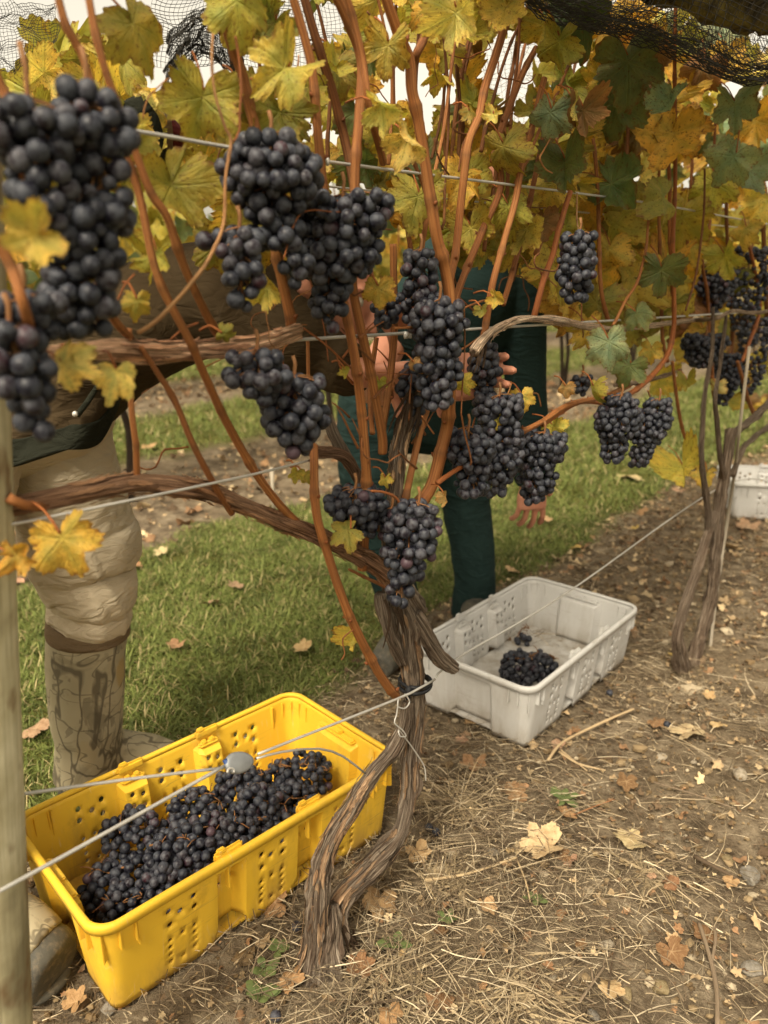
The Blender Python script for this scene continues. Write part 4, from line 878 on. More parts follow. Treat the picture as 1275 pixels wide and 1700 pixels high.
def add_berries(root, C, r, seed, red=0.0):
    g = random.Random(seed)
    for c in C:
        o = bpy.data.objects.new('berry', BERRY_RED if g.random() < red else BERRY); COL.objects.link(o); o.parent = root
        s = r*(g.uniform(.86, 1.13) if g.random() > .06 else g.uniform(.6, .8)); o.location = c; o.scale = (s*g.uniform(.95, 1.02), s*g.uniform(.95, 1.02), s*g.uniform(.97, 1.06)); o.rotation_euler = (g.uniform(-.5, .5), g.uniform(-.5, .5), g.uniform(0, 6.3))
def bunch(px, py, wpx, hpx, off, label, r=.0095, seed=0, lean=0., shoulder=.75, tip=.42, red=0., stalk=.016, group=None, n=170, close=1.60):
    """px,py: centre of the bunch in the sight line; off: distance behind the row plane"""
    r *= .81; ctr = row(px, py, off); k = px_m(ctr); W, L = wpx*k*.5, hpx*k; top = ctr+Vector((0, 0, L*.5))
    root = empty('grape_cluster', top, label, 'grape cluster', group or 'grape clusters on the nearest row')
    rd = random.Random(seed); ph = rd.uniform(0, 6)
    def prof(t):
        f = shoulder+(1-shoulder)*min(1, t/.25) if t < .25 else 1-(1-tip)*((t-.25)/.75)**1.4
        f *= 1+.12*math.sin(ph+t*9); return W*f, min(W*f, .055)*.92
    C = pack(prof, L, r, n, seed+1, close=close)
    rot = Matrix.Rotation(math.atan2(DIR.y, DIR.x)*.4, 3, 'Z')
    C = np.array([list(rot @ Vector((c[0]+lean*(-c[2]), c[1], c[2]))) for c in C])
    add_berries(root, C, r, seed, red)
    g = Geo(); g.tube([Vector((0, 0, stalk)), Vector((.002, 0, stalk*.5)), Vector((0, 0, -L*.1)), Vector((lean*L*.5, 0, -L*.5)), Vector((lean*L*.8, 0, -L*.8))], [.0021, .0020, .0018, .0014, .0008], 7)
    for c in C[:46]:
        c = Vector(c); ax = Vector((lean*(-c.z), 0, min(-.002, c.z*.85+.006))); g.tube([ax, ax.lerp(c, .55)+Vector((0, 0, .002)), c], [.0010, .0007, .0007], 4, cap=False)
    link('stem', g.mesh('stem'), 'stem', root); return root
B = bunch
B(60,285,165,235,-.10,'blurred grape cluster at far left under the upper wire',.0098,1,0,.85,.6,stalk=.03)
B(155,265,150,240,-.10,'big blurred grape cluster right against the two canes at top left',.0098,2,.05,.7,.55,stalk=.02)
B(150,455,165,240,-.095,'blurred grape cluster hanging above the horizontal arm at left',.0098,3,-.1,.9,.55,stalk=.02)
B(45,535,130,110,-.10,'blurred grape cluster behind the yellow leaf at the left edge',.0098,4,0,.9,.6)
B(28,635,125,210,-.115,'blurred grape cluster over the top of the wooden post',.0098,5,.1,.9,.45)
B(452,320,172,190,-.06,'broad grape cluster hanging from the upper wire between two canes',.0096,6,0,.8,.5,n=170)
B(400,450,96,145,-.065,'narrow grape cluster hanging lowest left of the upper-wire bunches',.0096,7,0,.8,.55)
B(570,405,188,170,-.055,'wide grape cluster right of the upper-wire bunches, by the small yellow leaf',.0094,8,-.1,.85,.4)
B(488,440,74,90,-.07,'small grape lobe between the two upper-wire clusters',.0094,9)
B(545,510,74,92,-.045,'small grape cluster tucked beneath the wide upper cluster',.0090,10,0,.8,.5)
B(428,625,118,100,-.06,'small grape cluster below the horizontal arm, left half of a pair',.0096,11,0,.9,.6)
B(490,692,128,150,-.062,'grape cluster below the horizontal arm, right half of a pair',.0096,12,0,.85,.45,red=.02)
B(697,478,80,128,-.02,'grape cluster behind the thick orange cane above the fruiting wire',.0092,13,0,.7,.8)
B(727,588,104,190,-.065,'sharp central grape cluster hanging across the fruiting wire',.0096,14,0,.7,.6,n=170)
B(686,662,62,120,-.005,'shaded grape cluster behind the frayed bark stub',.0092,15)
B(640,520,60,70,.01,'dark grapes half hidden behind the orange canes at the wire',.0090,16)
B(803,612,64,100,.015,'grape cluster gripped by the picker\'s fingers',.0090,17,0,.8,.6)
B(826,708,92,112,-.02,'grape cluster hanging just under the gripping fingers',.0092,18,.05,.8,.8)
B(836,775,74,110,-.03,'grape cluster right of the forked cane, lowest beneath the fingers',.0092,19,-.1,.9,.5)
B(775,770,88,130,-.035,'grape cluster left of the forked cane side shoot',.0094,20,.1,.8,.6)
B(899,777,90,126,-.05,'grape cluster hanging in front of the dangling hand',.0088,21,-.1,.9,.45)
B(590,850,110,92,-.01,'grape cluster behind the vertical cane above the cordon',.0092,22,0,.85,.6,red=.05)
B(650,872,60,70,-.03,'small reddish grapes between the vertical cane and the trunk head',.0092,23,0,.8,.7,red=.35)
B(693,918,102,188,-.075,'long sharp grape cluster hanging over the trunk head',.0096,24,-.18,.95,.5,red=.04,n=170)
B(957,446,80,122,-.11,'compact grape cluster hanging alone under the canopy leaves',.0090,25,0,.7,.6)
B(1026,712,80,118,-.11,'left of two grape clusters hanging from the arched red cane',.0080,26,-.05,.8,.5)
B(1088,718,76,118,-.11,'right of two grape clusters hanging from the arched red cane',.0080,27,-.25,.7,.4)
B(965,640,44,40,.02,'small shaded grapes beside the yellow-green leaf, left of the arched cane',.0085,28)
B(1238,480,90,140,.02,'large shaded grape cluster at the right edge above the wire',.0095,29)
B(1188,480,70,90,.03,'dim reddish grape cluster left of the large one at the right edge',.0095,30,red=.2)
B(1168,582,84,60,.0,'dim grape cluster under the wire above the slim vine',.0092,31)
B(1250,590,70,130,.05,'dark grape cluster at the right edge below the wire',.0095,32)
B(1205,630,60,90,.05,'dark grape cluster in the head of the slim vine',.0095,33)
o = link('berry', BERRY); o.location = row(340, 400, -.03); o.scale = (.0092,)*3; tag(o, 'single stray grape left of the upper clusters beside pale shoot', 'grape')

# ================================================================== CRATES
def make_crate(name, F_, Rr, L_, mat, label, Ht=.165, seed=0):
    """F_: front corner on the ground, Rr toward the long side, L_ toward the short side (rim corners)"""
    ex = (Rr-F_); LEN = ex.length; ex.normalize(); ey = (L_-F_); WID = ey.length; ey = (ey-ex*ey.dot(ex)).normalized(); ez = Vector((0, 0, 1)); cr = .032
    root = empty(name, F_+ex*LEN/2+ey*WID/2, label, 'crate', 'harvest crates'); root.rotation_euler = (0, 0, math.atan2(ex.y, ex.x))
    # ---- unrolled wall: u runs round the rim, v up
    sx, sy = LEN-2*cr, WID-2*cr; q = math.pi/2*cr; seq = [('s', sx), ('c', q), ('s', sy), ('c', q), ('s', sx), ('c', q), ('s', sy), ('c', q)]; PER = 2*(sx+sy)+4*q
    st = [0]
    for _, l in seq: st.append(st[-1]+l)
    def base(u):
        u = u % PER
        for i, (kd, l) in enumerate(seq):
            if u <= st[i+1]+1e-9: break
        d = u-st[i]; hx, hy = LEN/2, WID/2
        if i == 0: return Vector((-hx+cr+d, -hy)), Vector((0, -1)), 0, d/sx
        if i == 2: return Vector((hx, -hy+cr+d)), Vector((1, 0)), 2, d/sy
        if i == 4: return Vector((hx-cr-d, hy)), Vector((0, 1)), 4, d/sx
        if i == 6: return Vector((-hx, hy-cr-d)), Vector((-1, 0)), 6, d/sy
        ct = [Vector((hx-cr, -hy+cr)), Vector((hx-cr, hy-cr)), Vector((-hx+cr, hy-cr)), Vector((-hx+cr, -hy+cr))][i//2]; a0 = [-math.pi/2, 0, math.pi/2, math.pi][i//2]+d/cr
        n_ = Vector((math.cos(a0), math.sin(a0))); return ct+n_*cr, n_, i, d/q
    PAN = [(.305, .405), (.615, .715)]
    def sm(x): x = max(0, min(1, x)); return x*x*(3-2*x)
    def inset(side, s, v):
        """recess depth of the panels (wall steps inward under a ledge)"""
        top = sm((Ht*.87-v)/.006)
        if side in (0, 4): return max(sm((s-a_)/.010)*sm((b_-s)/.010) for a_, b_ in PAN)*.022*top
        if side in (2, 6): return sm((s-.27)/.03)*sm((.73-s)/.03)*.016*top
        return 0
    def P3(u, v, out=0.0):
        p, n_, side, s = base(u); p = p-n_*(.016*(1-v/Ht)+inset(side, s, v)-out); return Vector((p.x, p.y, v))
    # ---- holes
    holes = []
    for side in (0, 4):
        o_ = st[side]
        for k, (a_, b_) in enumerate([(.02, .06), (.11, .26), (.31, .40), (.435, .585), (.62, .71), (.745, .895), (.94, .98)]):
            c = o_+(a_+b_)/2*sx; big = .0050; sml = .0037
            if k in (1, 3, 5):
                for dx, v in ((-.020, .78), (.020, .79), (-.002, .71), (.021, .66), (-.019, .62)): holes.append((c+dx, v*Ht, big))
                for col_ in (-.02, .02):
                    for j in range(4): holes.append((c+col_, (.18+.085*j)*Ht, sml))
                holes += [(c, .44*Ht, sml), (c, .16*Ht, sml)]
            elif k in (2, 4):
                for dx, v in ((-.009, .72), (.010, .76), (.010, .62), (-.009, .58)): holes.append((c+dx, v*Ht, big*.9))
    NH = 10; Vv = []; E = []
    def foot(u):                                 # lower edge: feet at the corners, raised skirts between
        p, n_, side, s = base(u)
        if side in (0, 4): return max(.024*sm((s-a_+.012)/.010)*sm((b_+.012-s)/.010) for a_, b_ in PAN)
        if side in (2, 6): return .016*sm((s-.27)/.03)*sm((.73-s)/.03)
        return 0
    us = []
    for i, (kd, l) in enumerate(seq):
        m = max(6, int(l/.0065)); us += [st[i]+l*j/m for j in range(m)]
    us.append(PER); vs_ = [t/13 for t in range(14)]+[.86, .875, .89]; vs_ = sorted(set(vs_))
    for u in us:
        f0 = foot(u)
        for t in vs_:
            v = f0+(Ht-f0)*t
            if any((u-h[0])**2+(v-h[1])**2 < (h[2]+.0016)**2 for h in holes): continue
            Vv.append(Vector((u, v)))
    for (hu, hv, hr) in holes:
        b = len(Vv)
        for j in range(NH): Vv.append(Vector((hu+hr*math.cos(2*math.pi*j/NH), hv+hr*1.15*math.sin(2*math.pi*j/NH))))
        E += [(b+j, b+(j+1) % NH) for j in range(NH)]
    rv, re_, rf = delaunay_2d_cdt(Vv, E, [], 0, 1e-6)[:3]
    keep = []
    for f in rf:
        c = sum((rv[i] for i in f), Vector((0, 0)))/3
        if any((c.x-h[0])**2+((c.y-h[1])/1.15)**2 < (h[2]*.985)**2 for h in holes): continue
        if c.y < foot(c.x): continue
        keep.append(tuple(f))
    me = mesh('wall', [P3(p.x, p.y) for p in rv], keep, False)
    bmm = bmesh.new(); bmm.from_mesh(me); bmesh.ops.remove_doubles(bmm, verts=bmm.verts, dist=1e-5); bmesh.ops.recalc_face_normals(bmm, faces=bmm.faces)
    for f in bmm.faces: f.smooth = True
    bmm.to_mesh(me); bmm.free()
    o = link('wall', me, mat, root); md = o.modifiers.new('thickness', 'SOLIDIFY'); md.thickness = .0034; md.offset = 0
    me.set_sharp_from_angle(angle=R(28))
    # ---- rim: rolled lip
    prof = [(-.0025, Ht-.004), (-.0030, Ht+.0025), (-.001, Ht+.0040), (.003, Ht+.0042), (.0058, Ht+.0030), (.0068, Ht-.0005), (.0070, Ht-.010), (.0052, Ht-.010), (.0045, Ht-.004), (.001, Ht-.004)]
    uu = [u for i, u in enumerate(us[:-1]) if i % 2 == 0 or base(u)[2] % 2]; n = len(uu); m = len(prof); V = []; Fc = []
    for i, u in enumerate(uu):
        p, n_, _, _ = base(u); wob = .0012*nz(u*7, seed)
        for (o_, z) in prof: V.append((p.x+n_.x*(o_+wob*.3), p.y+n_.y*(o_+wob*.3), z+wob))
    for i in range(n):
        for j in range(m): Fc.append((i*m+j, i*m+(j+1) % m, ((i+1) % n)*m+(j+1) % m, ((i+1) % n)*m+j))
    me = mesh('rim', V, Fc); link('rim', me, mat, root)
    # ---- base plate with moulded pattern of studs
    g = Geo(); nx, ny = 26, 14; V = []; Fc = []
    for j in range(ny+1):
        for i in range(nx+1): V.append(((i/nx-.5)*(LEN-.036), (j/ny-.5)*(WID-.036), .010+.0015*((i+j) % 2)))
    for j in range(ny):
        for i in range(nx): a_ = j*(nx+1)+i; Fc.append((a_, a_+1, a_+nx+2, a_+nx+1))
    me = mesh('base', V, Fc, False); o = link('base', me, mat, root); md = o.modifiers.new('thickness', 'SOLIDIFY'); md.thickness = .004
    # ---- stacking tabs on the long walls, ledge strips, corner fins
    X, Y, Z = Vector((1,0,0)), Vector((0,1,0)), Vector((0,0,1))
    def bev(nm, c, half, ax=(X, Y, Z), bv=.003):
        g = Geo(); g.box(c, ax, half); me = g.mesh(nm, False); b2 = bmesh.new(); b2.from_mesh(me); bmesh.ops.recalc_face_normals(b2, faces=b2.faces); bmesh.ops.bevel(b2, geom=b2.edges, offset=bv, segments=2, affect='EDGES'); b2.to_mesh(me); b2.free()
        return link(nm, me, mat, root)
    for sd_, side in ((-1, 0), (1, 4)):
        for a_, b_ in PAN:
            xc = -LEN/2+cr+(a_+b_)/2*sx; xc = xc if side == 0 else -xc; hw = (b_-a_)/2*sx
            bev('ledge', (xc, sd_*(WID/2-.0095), Ht*.885), (hw*.86, .0065, .0035))
            bev('tab', (xc, sd_*(WID/2-.0055), Ht+.0045), (hw*1.0, .0045, .0075), bv=.0035); bev('tab', (xc-hw*.5, sd_*(WID/2-.0055), Ht+.0125), (hw*.28, .004, .004), bv=.002)
            bev('tab', (xc-hw*.35, sd_*(WID/2-.009), Ht*.885+.0055), (hw*.20, .005, .004), bv=.002); bev('tab', (xc+hw*.35, sd_*(WID/2-.009), Ht*.885+.0055), (hw*.20, .005, .004), bv=.002)
    for sd_ in (-1, 1):
        bev('ledge', (sd_*(LEN/2-.0105), 0, Ht*.885), (.0075, (WID-2*cr)*.21, .0035))
        bev('tab', (sd_*(LEN/2-.0105), .0, Ht*.885+.0055), (.0055, (WID-2*cr)*.06, .004), bv=.002)
    fin = 0
    for i in (1, 3, 5, 7):
        for t in (-.40, .05, .5, .95, 1.4):
            u = st[i]+q*t; p, n_, _, _ = base(u); hgt = .034 if t not in (.5,) else .05
            c = Vector((p.x+n_.x*.0026-n_.x*.004, p.y+n_.y*.0026-n_.y*.004, Ht-.012-hgt/2)); n3 = Vector((n_.x, n_.y, 0)); t3 = Vector((-n_.y, n_.x, 0))
            bev('fin', c, (.0062, .0012, hgt/2), (n3, t3, Z), .0008)
    for side in (0, 4):
        for s in (.345, .655, .05, .95):
            u = st[side]+s*sx; p, n_, _, _ = base(u); n3 = Vector((n_.x, n_.y, 0)); t3 = Vector((-n_.y, n_.x, 0)); bev('fin', Vector((p.x-n_.x*.004, p.y-n_.y*.004, Ht-.034)), (.005, .0014, .024), (n3, t3, Z), .0008)
    return root
HT = .162
yF, yR, yL = at_z(160, 1552, HT), at_z(658, 1256, HT), at_z(46, 1350, HT)
for v_ in (yF, yR, yL): v_.z = 0
ycr = make_crate('harvest_crate', yF, yR, yL, 'yellow', 'yellow perforated plastic crate full of dark grapes', HT, 1)
HG = .152
gF, gR, gB = at_z(882, 1148, HG), at_z(1060, 1008, HG), at_z(868, 966, HG)
for v_ in (gF, gR, gB): v_.z = 0
gcr = make_crate('harvest_crate', gF, gR, gF+(gB-gR), 'grey', 'pale grey plastic crate with one small heap of grapes inside', HG, 2)
c3 = at_z(1212, 862); c3a = at_z(1330, 868)
ex3 = (c3a-c3).normalized(); ey3 = Vector((-ex3.y, ex3.x, 0))
make_crate('harvest_crate', c3, c3+ex3*.55, c3+ey3*.31, 'grey', 'grey plastic crate cut off by the right edge behind the slim vine', HG, 3)

def heap(px, py, wpx, dpx, z, label, seed, *a_, pos=None, **k_): return heap_(at_z(px, py, z) if pos is None else pos, wpx, dpx, label, seed, *a_, **k_)
def heap_(p, wpx, dpx, label, seed, r=.0082, tilt=0., group='grape clusters heaped in the yellow crate', n=66, hz=.042):
    """a bunch lying on the heap: flat ellipsoid of berries"""
    k = px_m(p); g = np.random.default_rng(seed+900); a_, b_ = wpx*k*.5, dpx*k*.75; C = np.zeros((0, 3)); t = 0
    while len(C) < n and t < 1800:
        t += 1; v = g.normal(0, 1, 3); v /= np.linalg.norm(v); v *= g.uniform(.35, 1)**.33
        q = np.array([v[0]*a_, v[1]*b_, v[2]*hz]); c_, s_ = math.cos(tilt), math.sin(tilt); q = np.array([q[0]*c_-q[1]*s_, q[0]*s_+q[1]*c_, q[2]])
        if q[2] < -.6*hz and t < 900: continue
        if len(C) and np.min(np.sum((C-q)**2, 1)) < (1.68*r)**2: continue
        C = np.vstack([C, q])
    root = empty('grape_cluster', p, label, 'grape cluster', group); add_berries(root, C, r, seed, .01)
    gg = Geo(); rd = random.Random(seed); prev = Vector((-a_*.8, 0, hz*.6)); pts = [prev]
    for j in range(4): prev = prev+Vector((a_*.42, rd.gauss(0, .006), rd.gauss(0, .005))); pts.append(prev)
    gg.tube(pts, [.0017, .0015, .0014, .0012, .0010], 6)
    for j in range(9):
        s_ = pts[rd.randrange(1, 5)]; e = s_+Vector((rd.gauss(0, .012), rd.gauss(0, .012), rd.uniform(.0, .012))); gg.tube([s_, s_.lerp(e, .5)+Vector((0, 0, .003)), e], [.0011, .0009, .0008], 5)
    link('stem', gg.mesh('stem'), 'stem', root)
Hp = [(175,1478,85,60,.045,'grape cluster at the yellow crate\'s near left end, against the short wall',0), (205,1512,90,56,.040,'grape cluster at the yellow crate\'s front left inside corner',.6), (238,1462,92,64,.055,'grape cluster in the yellow crate, low left beside the tallest left bunch',.3),
 (222,1385,98,72,.075,'tallest grape cluster at the left back of the heap in yellow crate',.9), (288,1425,100,66,.075,'grape cluster in yellow crate with bare reddish stems showing at its centre left',.2), (280,1470,90,60,.060,'grape cluster in yellow crate just behind the left front wall',.7),
 (325,1352,95,62,.080,'grape cluster in yellow crate below the far tensioner strand',.5), (345,1395,110,66,.088,'grape cluster on top of the middle of the yellow crate heap',.1), (398,1312,95,58,.075,'grape cluster directly under the metal tensioner in yellow crate',.8), (430,1348,100,60,.085,'grape cluster right of the heap\'s middle in yellow crate',.4),
 (395,1385,100,56,.080,'grape cluster in yellow crate at the middle of the front wall',.6), (505,1288,100,62,.080,'tallest grape cluster at the right end of the yellow crate heap',.3), (485,1335,95,62,.070,'grape cluster in yellow crate behind the right front rim bump',.7), (448,1380,84,50,.068,'grape cluster in yellow crate against the front wall, right of its middle',.5), (335,1435,96,52,.066,'grape cluster in yellow crate behind the left front rim bump',.2),
 (465,1300,70,44,.062,'small grape cluster in yellow crate between tensioner and right bunch',.1)]
for i, (px, py, w_, d_, z, lb, tl) in enumerate(Hp): heap(px, py, w_*.93, d_*.95, z+.012*(z > .07), lb, i*11+1, tilt=tl+.4)
ex_ = (yR-yF).normalized(); ey_ = (yL-yF); ey_ = (ey_-ex_*ey_.dot(ex_)).normalized()
for i, (t, lb) in enumerate(((.11, 'grapes seen through the holes of the yellow crate\'s left front panel'), (.20, 'grapes seen through the holes right of the left front panel'), (.29, 'grapes seen through the middle front panel\'s left holes'), (.38, 'grapes seen through the front holes just left of the trunk'))):
    q_ = yF+ex_*t+ey_*.072; q_.z = .042; heap(0, 0, 120, 46, 0, lb, 500+i, pos=q_, n=40, hz=.034, tilt=math.atan2(ex_.y, ex_.x))
heap(862, 1110, 62, 40, .045, 'grape cluster heaped at left in the grey crate', 301, .0085, .3, 'grape clusters in the grey crate', 85, .046)
heap(896, 1108, 52, 36, .040, 'grape cluster at the right of the small heap in the grey crate', 302, .0085, .9, 'grape clusters in the grey crate', 60, .04)
heap(868, 1062, 26, 18, .022, 'few grapes lying at the far side of the grey crate floor', 303, .0085, .2, 'grape clusters in the grey crate', 7, .012)

# ================================================================== PEOPLE
def loft_px(rows_, Y, flat=.85, seed=0, fold=0.0, fk=1.0, nseg=48, step=.012, ywave=None):
    """rings from silhouettes: (py, xl, xr) at depth Y -> closed sleeve of cloth"""
    P = []; rad = []
    for r_ in rows_:
        y_ = r_[3] if len(r_) > 3 else Y; a_, b_ = at_y(r_[1], r_[0], y_), at_y(r_[2], r_[0], y_); P.append((a_+b_)/2); rad.append((a_-b_).length/2)
    P, rr = spline(P, rad, step)
    def d(th, s, i):
        w1 = nz(math.cos(th)*1.3+seed, math.sin(th)*1.3, s*9+math.sin(th*1.0+seed)*1.4); w2 = nz(math.cos(th)*.9, math.sin(th)*.9+seed, s*22+math.cos(th+seed)*2.2+2*w1); w3 = nz(math.cos(th)*2.2+seed, math.sin(th)*2.2, s*48+math.sin(th)*3)
        return 1+fold*(.55*w1+1.5*(abs(w2)-.2)*fk+.5*(abs(w3)-.2)*fk), 1.
    return tube_geo(P, rr, nseg, d, True, flat)
def cloth_part(name, mat, root, geos, vox=None, sub=False):
    g = Geo()
    for V, Fc, *_ in geos: g.add(V, Fc)
    me = g.mesh(name); o = child(name, me, mat, root, root.location)
    if vox:
        md = o.modifiers.new('remesh', 'REMESH'); md.mode = 'VOXEL'; md.voxel_size = vox; md.use_smooth_shade = True
        md = o.modifiers.new('smooth', 'SMOOTH'); md.iterations = 3; md.factor = .5
    return o
def limb(pts, rad, seg=16, step=.012, flat=1.0, fold=0., seed=0):
    P, rr = spline(pts, rad, step)
    d = None if not fold else (lambda th, s, i: (1+fold*(nz(math.cos(th)*1.4+seed, math.sin(th)*1.4, s*12)+.6*(1-2*abs(nz(math.cos(th)+seed, math.sin(th), s*26+math.cos(th))))), 1.))
    return tube_geo(P, rr, seg, d, True, flat)
def finger(base, d, curl_ax, L, r_, curls):
    """three phalanges bending about curl_ax"""
    P = [Vector(base)]; rr = [r_*1.05]; dv = Vector(d).normalized()
    for fr, c in zip((.45, .32, .25), curls):
        dv = Quaternion(curl_ax, c) @ dv; P.append(P[-1]+dv*L*fr*.5); rr.append(r_*.97); P.append(P[-1]+dv*L*fr*.5); rr.append(r_*.93 if fr > .3 else r_*.62)
    return tube_geo(*spline(P, rr, .004), 10), P[-1], dv
def hand(wrist, d, palm_n, s=1.0, curls=(.2, .35, .3), spread=.06, thumb=(.5, .3), side=1):
    """palm + five fingers; palm_n points out of the palm; side: which edge carries the thumb"""
    d = Vector(d).normalized(); n = Vector(palm_n); n = (n-d*n.dot(d)).normalized(); x = d.cross(n)*side; G = []
    G.append(tube_geo(*spline([wrist-d*.02, wrist+d*.02*s, wrist+d*.06*s, wrist+d*.085*s], [.022*s, .032*s, .040*s, .039*s], .006), 16, None, True, 1.0))
    V = [Vector(v) for v in G[0][0]]
    G[0] = ([wrist+d*(v-wrist).dot(d)+x*(v-wrist).dot(x)+n*(v-wrist).dot(n)*.42 for v in V],)+G[0][1:]
    ax = d.cross(n)*1.0; ax = n.cross(d)*-1; tips = []
    for k, (L, off) in enumerate(((.074, .030), (.083, .0102), (.077, -.0102), (.060, -.030))):
        f, tip, dv = finger(wrist+d*(.08-.004*abs(k-1.2))*s+x*off*s, d+x*spread*(1.3-k), ax, L*s, (.0079-.0006*(k == 3))*s, [c*(1+.08*k) for c in curls]); G.append(f); tips.append((tip, dv))
    f, tip, dv = finger(wrist+d*.025*s+x*.026*s+n*.004*s, d*.75+x*.65+n*.25, ax, .066*s, .0100*s, (thumb[0]*.4, thumb[0], thumb[1])); G.append(f); tips.append((tip, dv))
    return G, tips, x, n
def head_geo(c, look, s=1.0):
    """skull, jaw, nose, ears, brow"""
    look = Vector(look).normalized(); up = Vector((0, 0, 1)); up = (up-look*up.dot(look)).normalized(); rt = look.cross(up); G = Geo()
    bm2 = bmesh.new(); bmesh.ops.create_icosphere(bm2, subdivisions=3, radius=1); V = []
    for v in bm2.verts:
        a_, b_, h = v.co; a_ *= .072; b_ *= .092; h *= .112
        if h < 0: a_ *= 1-.35*(-h/.112)**2; b_ += .012*(-h/.112)
        V.append(c+rt*a_*s+look*b_*s+up*h*s)
    G.add(V, [tuple(v.index for v in f.verts) for f in bm2.faces]); bm2.free()
    G.tube([c+look*.085*s+up*.02*s, c+look*.105*s-up*.012*s, c+look*.112*s-up*.028*s, c+look*.09*s-up*.036*s], [.007*s, .010*s, .013*s, .010*s], 10)
    for e in (-1, 1):
        G.tube([c+rt*e*.070*s+up*.025*s, c+rt*e*.082*s, c+rt*e*.072*s-up*.032*s], [.008*s, .016*s, .007*s], 10)
        G.tube([c+look*.084*s+rt*e*.012*s+up*.030*s, c+look*.080*s+rt*e*.05*s+up*.032*s], [.007*s, .005*s], 8)
    G.tube([c+look*.088*s-rt*.024*s-up*.062*s, c+look*.096*s-up*.060*s, c+look*.088*s+rt*.024*s-up*.062*s], [.004*s, .007*s, .004*s], 8)
    return (G.V, G.F), rt, up
def eyes(root, c, look, rt, up, s=1.0):
    for e in (-1, 1):
        bm2 = bmesh.new(); bmesh.ops.create_icosphere(bm2, subdivisions=2, radius=.011*s); me = bpy.data.meshes.new('eye'); bm2.to_mesh(me); bm2.free()
        o = link('eye', me, 'stake', root); o.location = c+look*.078*s+rt*e*.030*s+up*.008*s-root.location

# ---- person in khaki trousers and camouflage boots
YB = 1.30
foot1 = at_z(150, 1296); foot2 = at_z(78, 1632)
p1 = empty('person', foot1, 'person in brown jacket, khaki trousers and camouflage boots bending behind the vine', 'person')
HIP = at_y(70, 668, 1.27); CHEST = at_y(330, 500, 1.30); SHO = at_y(440, 500, 1.27); HEAD = at_y(530, 478, 1.30)
ELB = at_y(520, 585, 1.25); WRI = at_y(612, 622, 1.16)
HIP2 = HIP+Vector((-.10, -.06, 0)); KN1 = at_y(145, 925, YB); KN2 = Vector((-.66, 1.02, .40)); f2 = Vector((-.60, .90, 0))
hg, tips, _, _ = hand(WRI, Vector((1, .02, -.05)), Vector((0, -.6, -.8)), .95, (.45, .6, .4), .05, (.5, .4), 1)
wr2 = SHO+Vector((.16, .20, -.02))
hg2, _, _, _ = hand(wr2, Vector((.9, -.3, -.1)), Vector((0, -.7, -.6)), .95)
hd, rt_, up_ = head_geo(HEAD, Vector((.85, -.2, -.35)), .95)
body = [limb([HIP, HIP.lerp(CHEST, .5), CHEST, SHO], [.085, .075, .085, .06], 20, .02), limb([SHO, SHO.lerp(HEAD, .6), HEAD], [.05, .042, .05], 14), hd,
        limb([SHO, ELB, WRI], [.036, .030, .022], 14), limb([SHO+Vector((0, .12, 0)), SHO+Vector((.05, .2, -.06)), wr2], [.036, .03, .022], 14),
        limb([HIP, KN1, at_y(145, 1200, YB), foot1+Vector((0, 0, .05))], [.075, .05, .042, .035], 16), limb([HIP2, KN2, f2+Vector((0, 0, .3)), f2+Vector((0, 0, .05))], [.075, .05, .042, .035], 16), limb([HIP, HIP2], [.08, .08], 16)]+hg+hg2
cloth_part('body', 'skin', p1, body, .0045)
eyes(p1, HEAD, Vector((.85, -.2, -.35)).normalized(), rt_, up_, .95)
hc = HEAD-Vector((.85, -.2, -.35)).normalized()*.015+up_*.018
gq = Geo(); bm2 = bmesh.new(); bmesh.ops.create_icosphere(bm2, subdivisions=3, radius=1); gq.add([hc+Vector((v.co.x*.083, v.co.y*.083, v.co.z*.108)) for v in bm2.verts if True], [tuple(v.index for v in f.verts) for f in bm2.faces]); bm2.free()
cloth_part('cap', 'jacket_trim', p1, [(gq.V, gq.F)])
# trousers: near leg with knee folds and the blousing above the boot, far leg, seat
tr1 = loft_px([(640,-10,150), (700,0,176), (740,5,190), (800,12,206), (850,24,216), (885,32,226), (908,36,238), (930,44,228), (952,60,222), (968,70,232), (985,74,231), (1005,80,218), (1020,80,222), (1034,82,212), (1046,92,206)], YB, .92, 3, .042, 1.5, 120, .004)
tr2 = limb([HIP2+Vector((0, 0, .03)), KN2+Vector((0, 0, .15)), KN2, f2+Vector((0, 0, .34)), f2+Vector((0, 0, .28))], [.105, .095, .088, .082, .062], 32, .012, 1, .05, 4)
seat = limb([HIP+Vector((.03, 0, .06)), HIP, HIP2, HIP2+Vector((-.03, 0, .05))], [.10, .115, .115, .09], 28, .015, 1, .03, 6)
tro = cloth_part('trousers', 'khaki', p1, [tr2, seat], .006); cloth_part('trouser_leg', 'khaki', p1, [tr1])
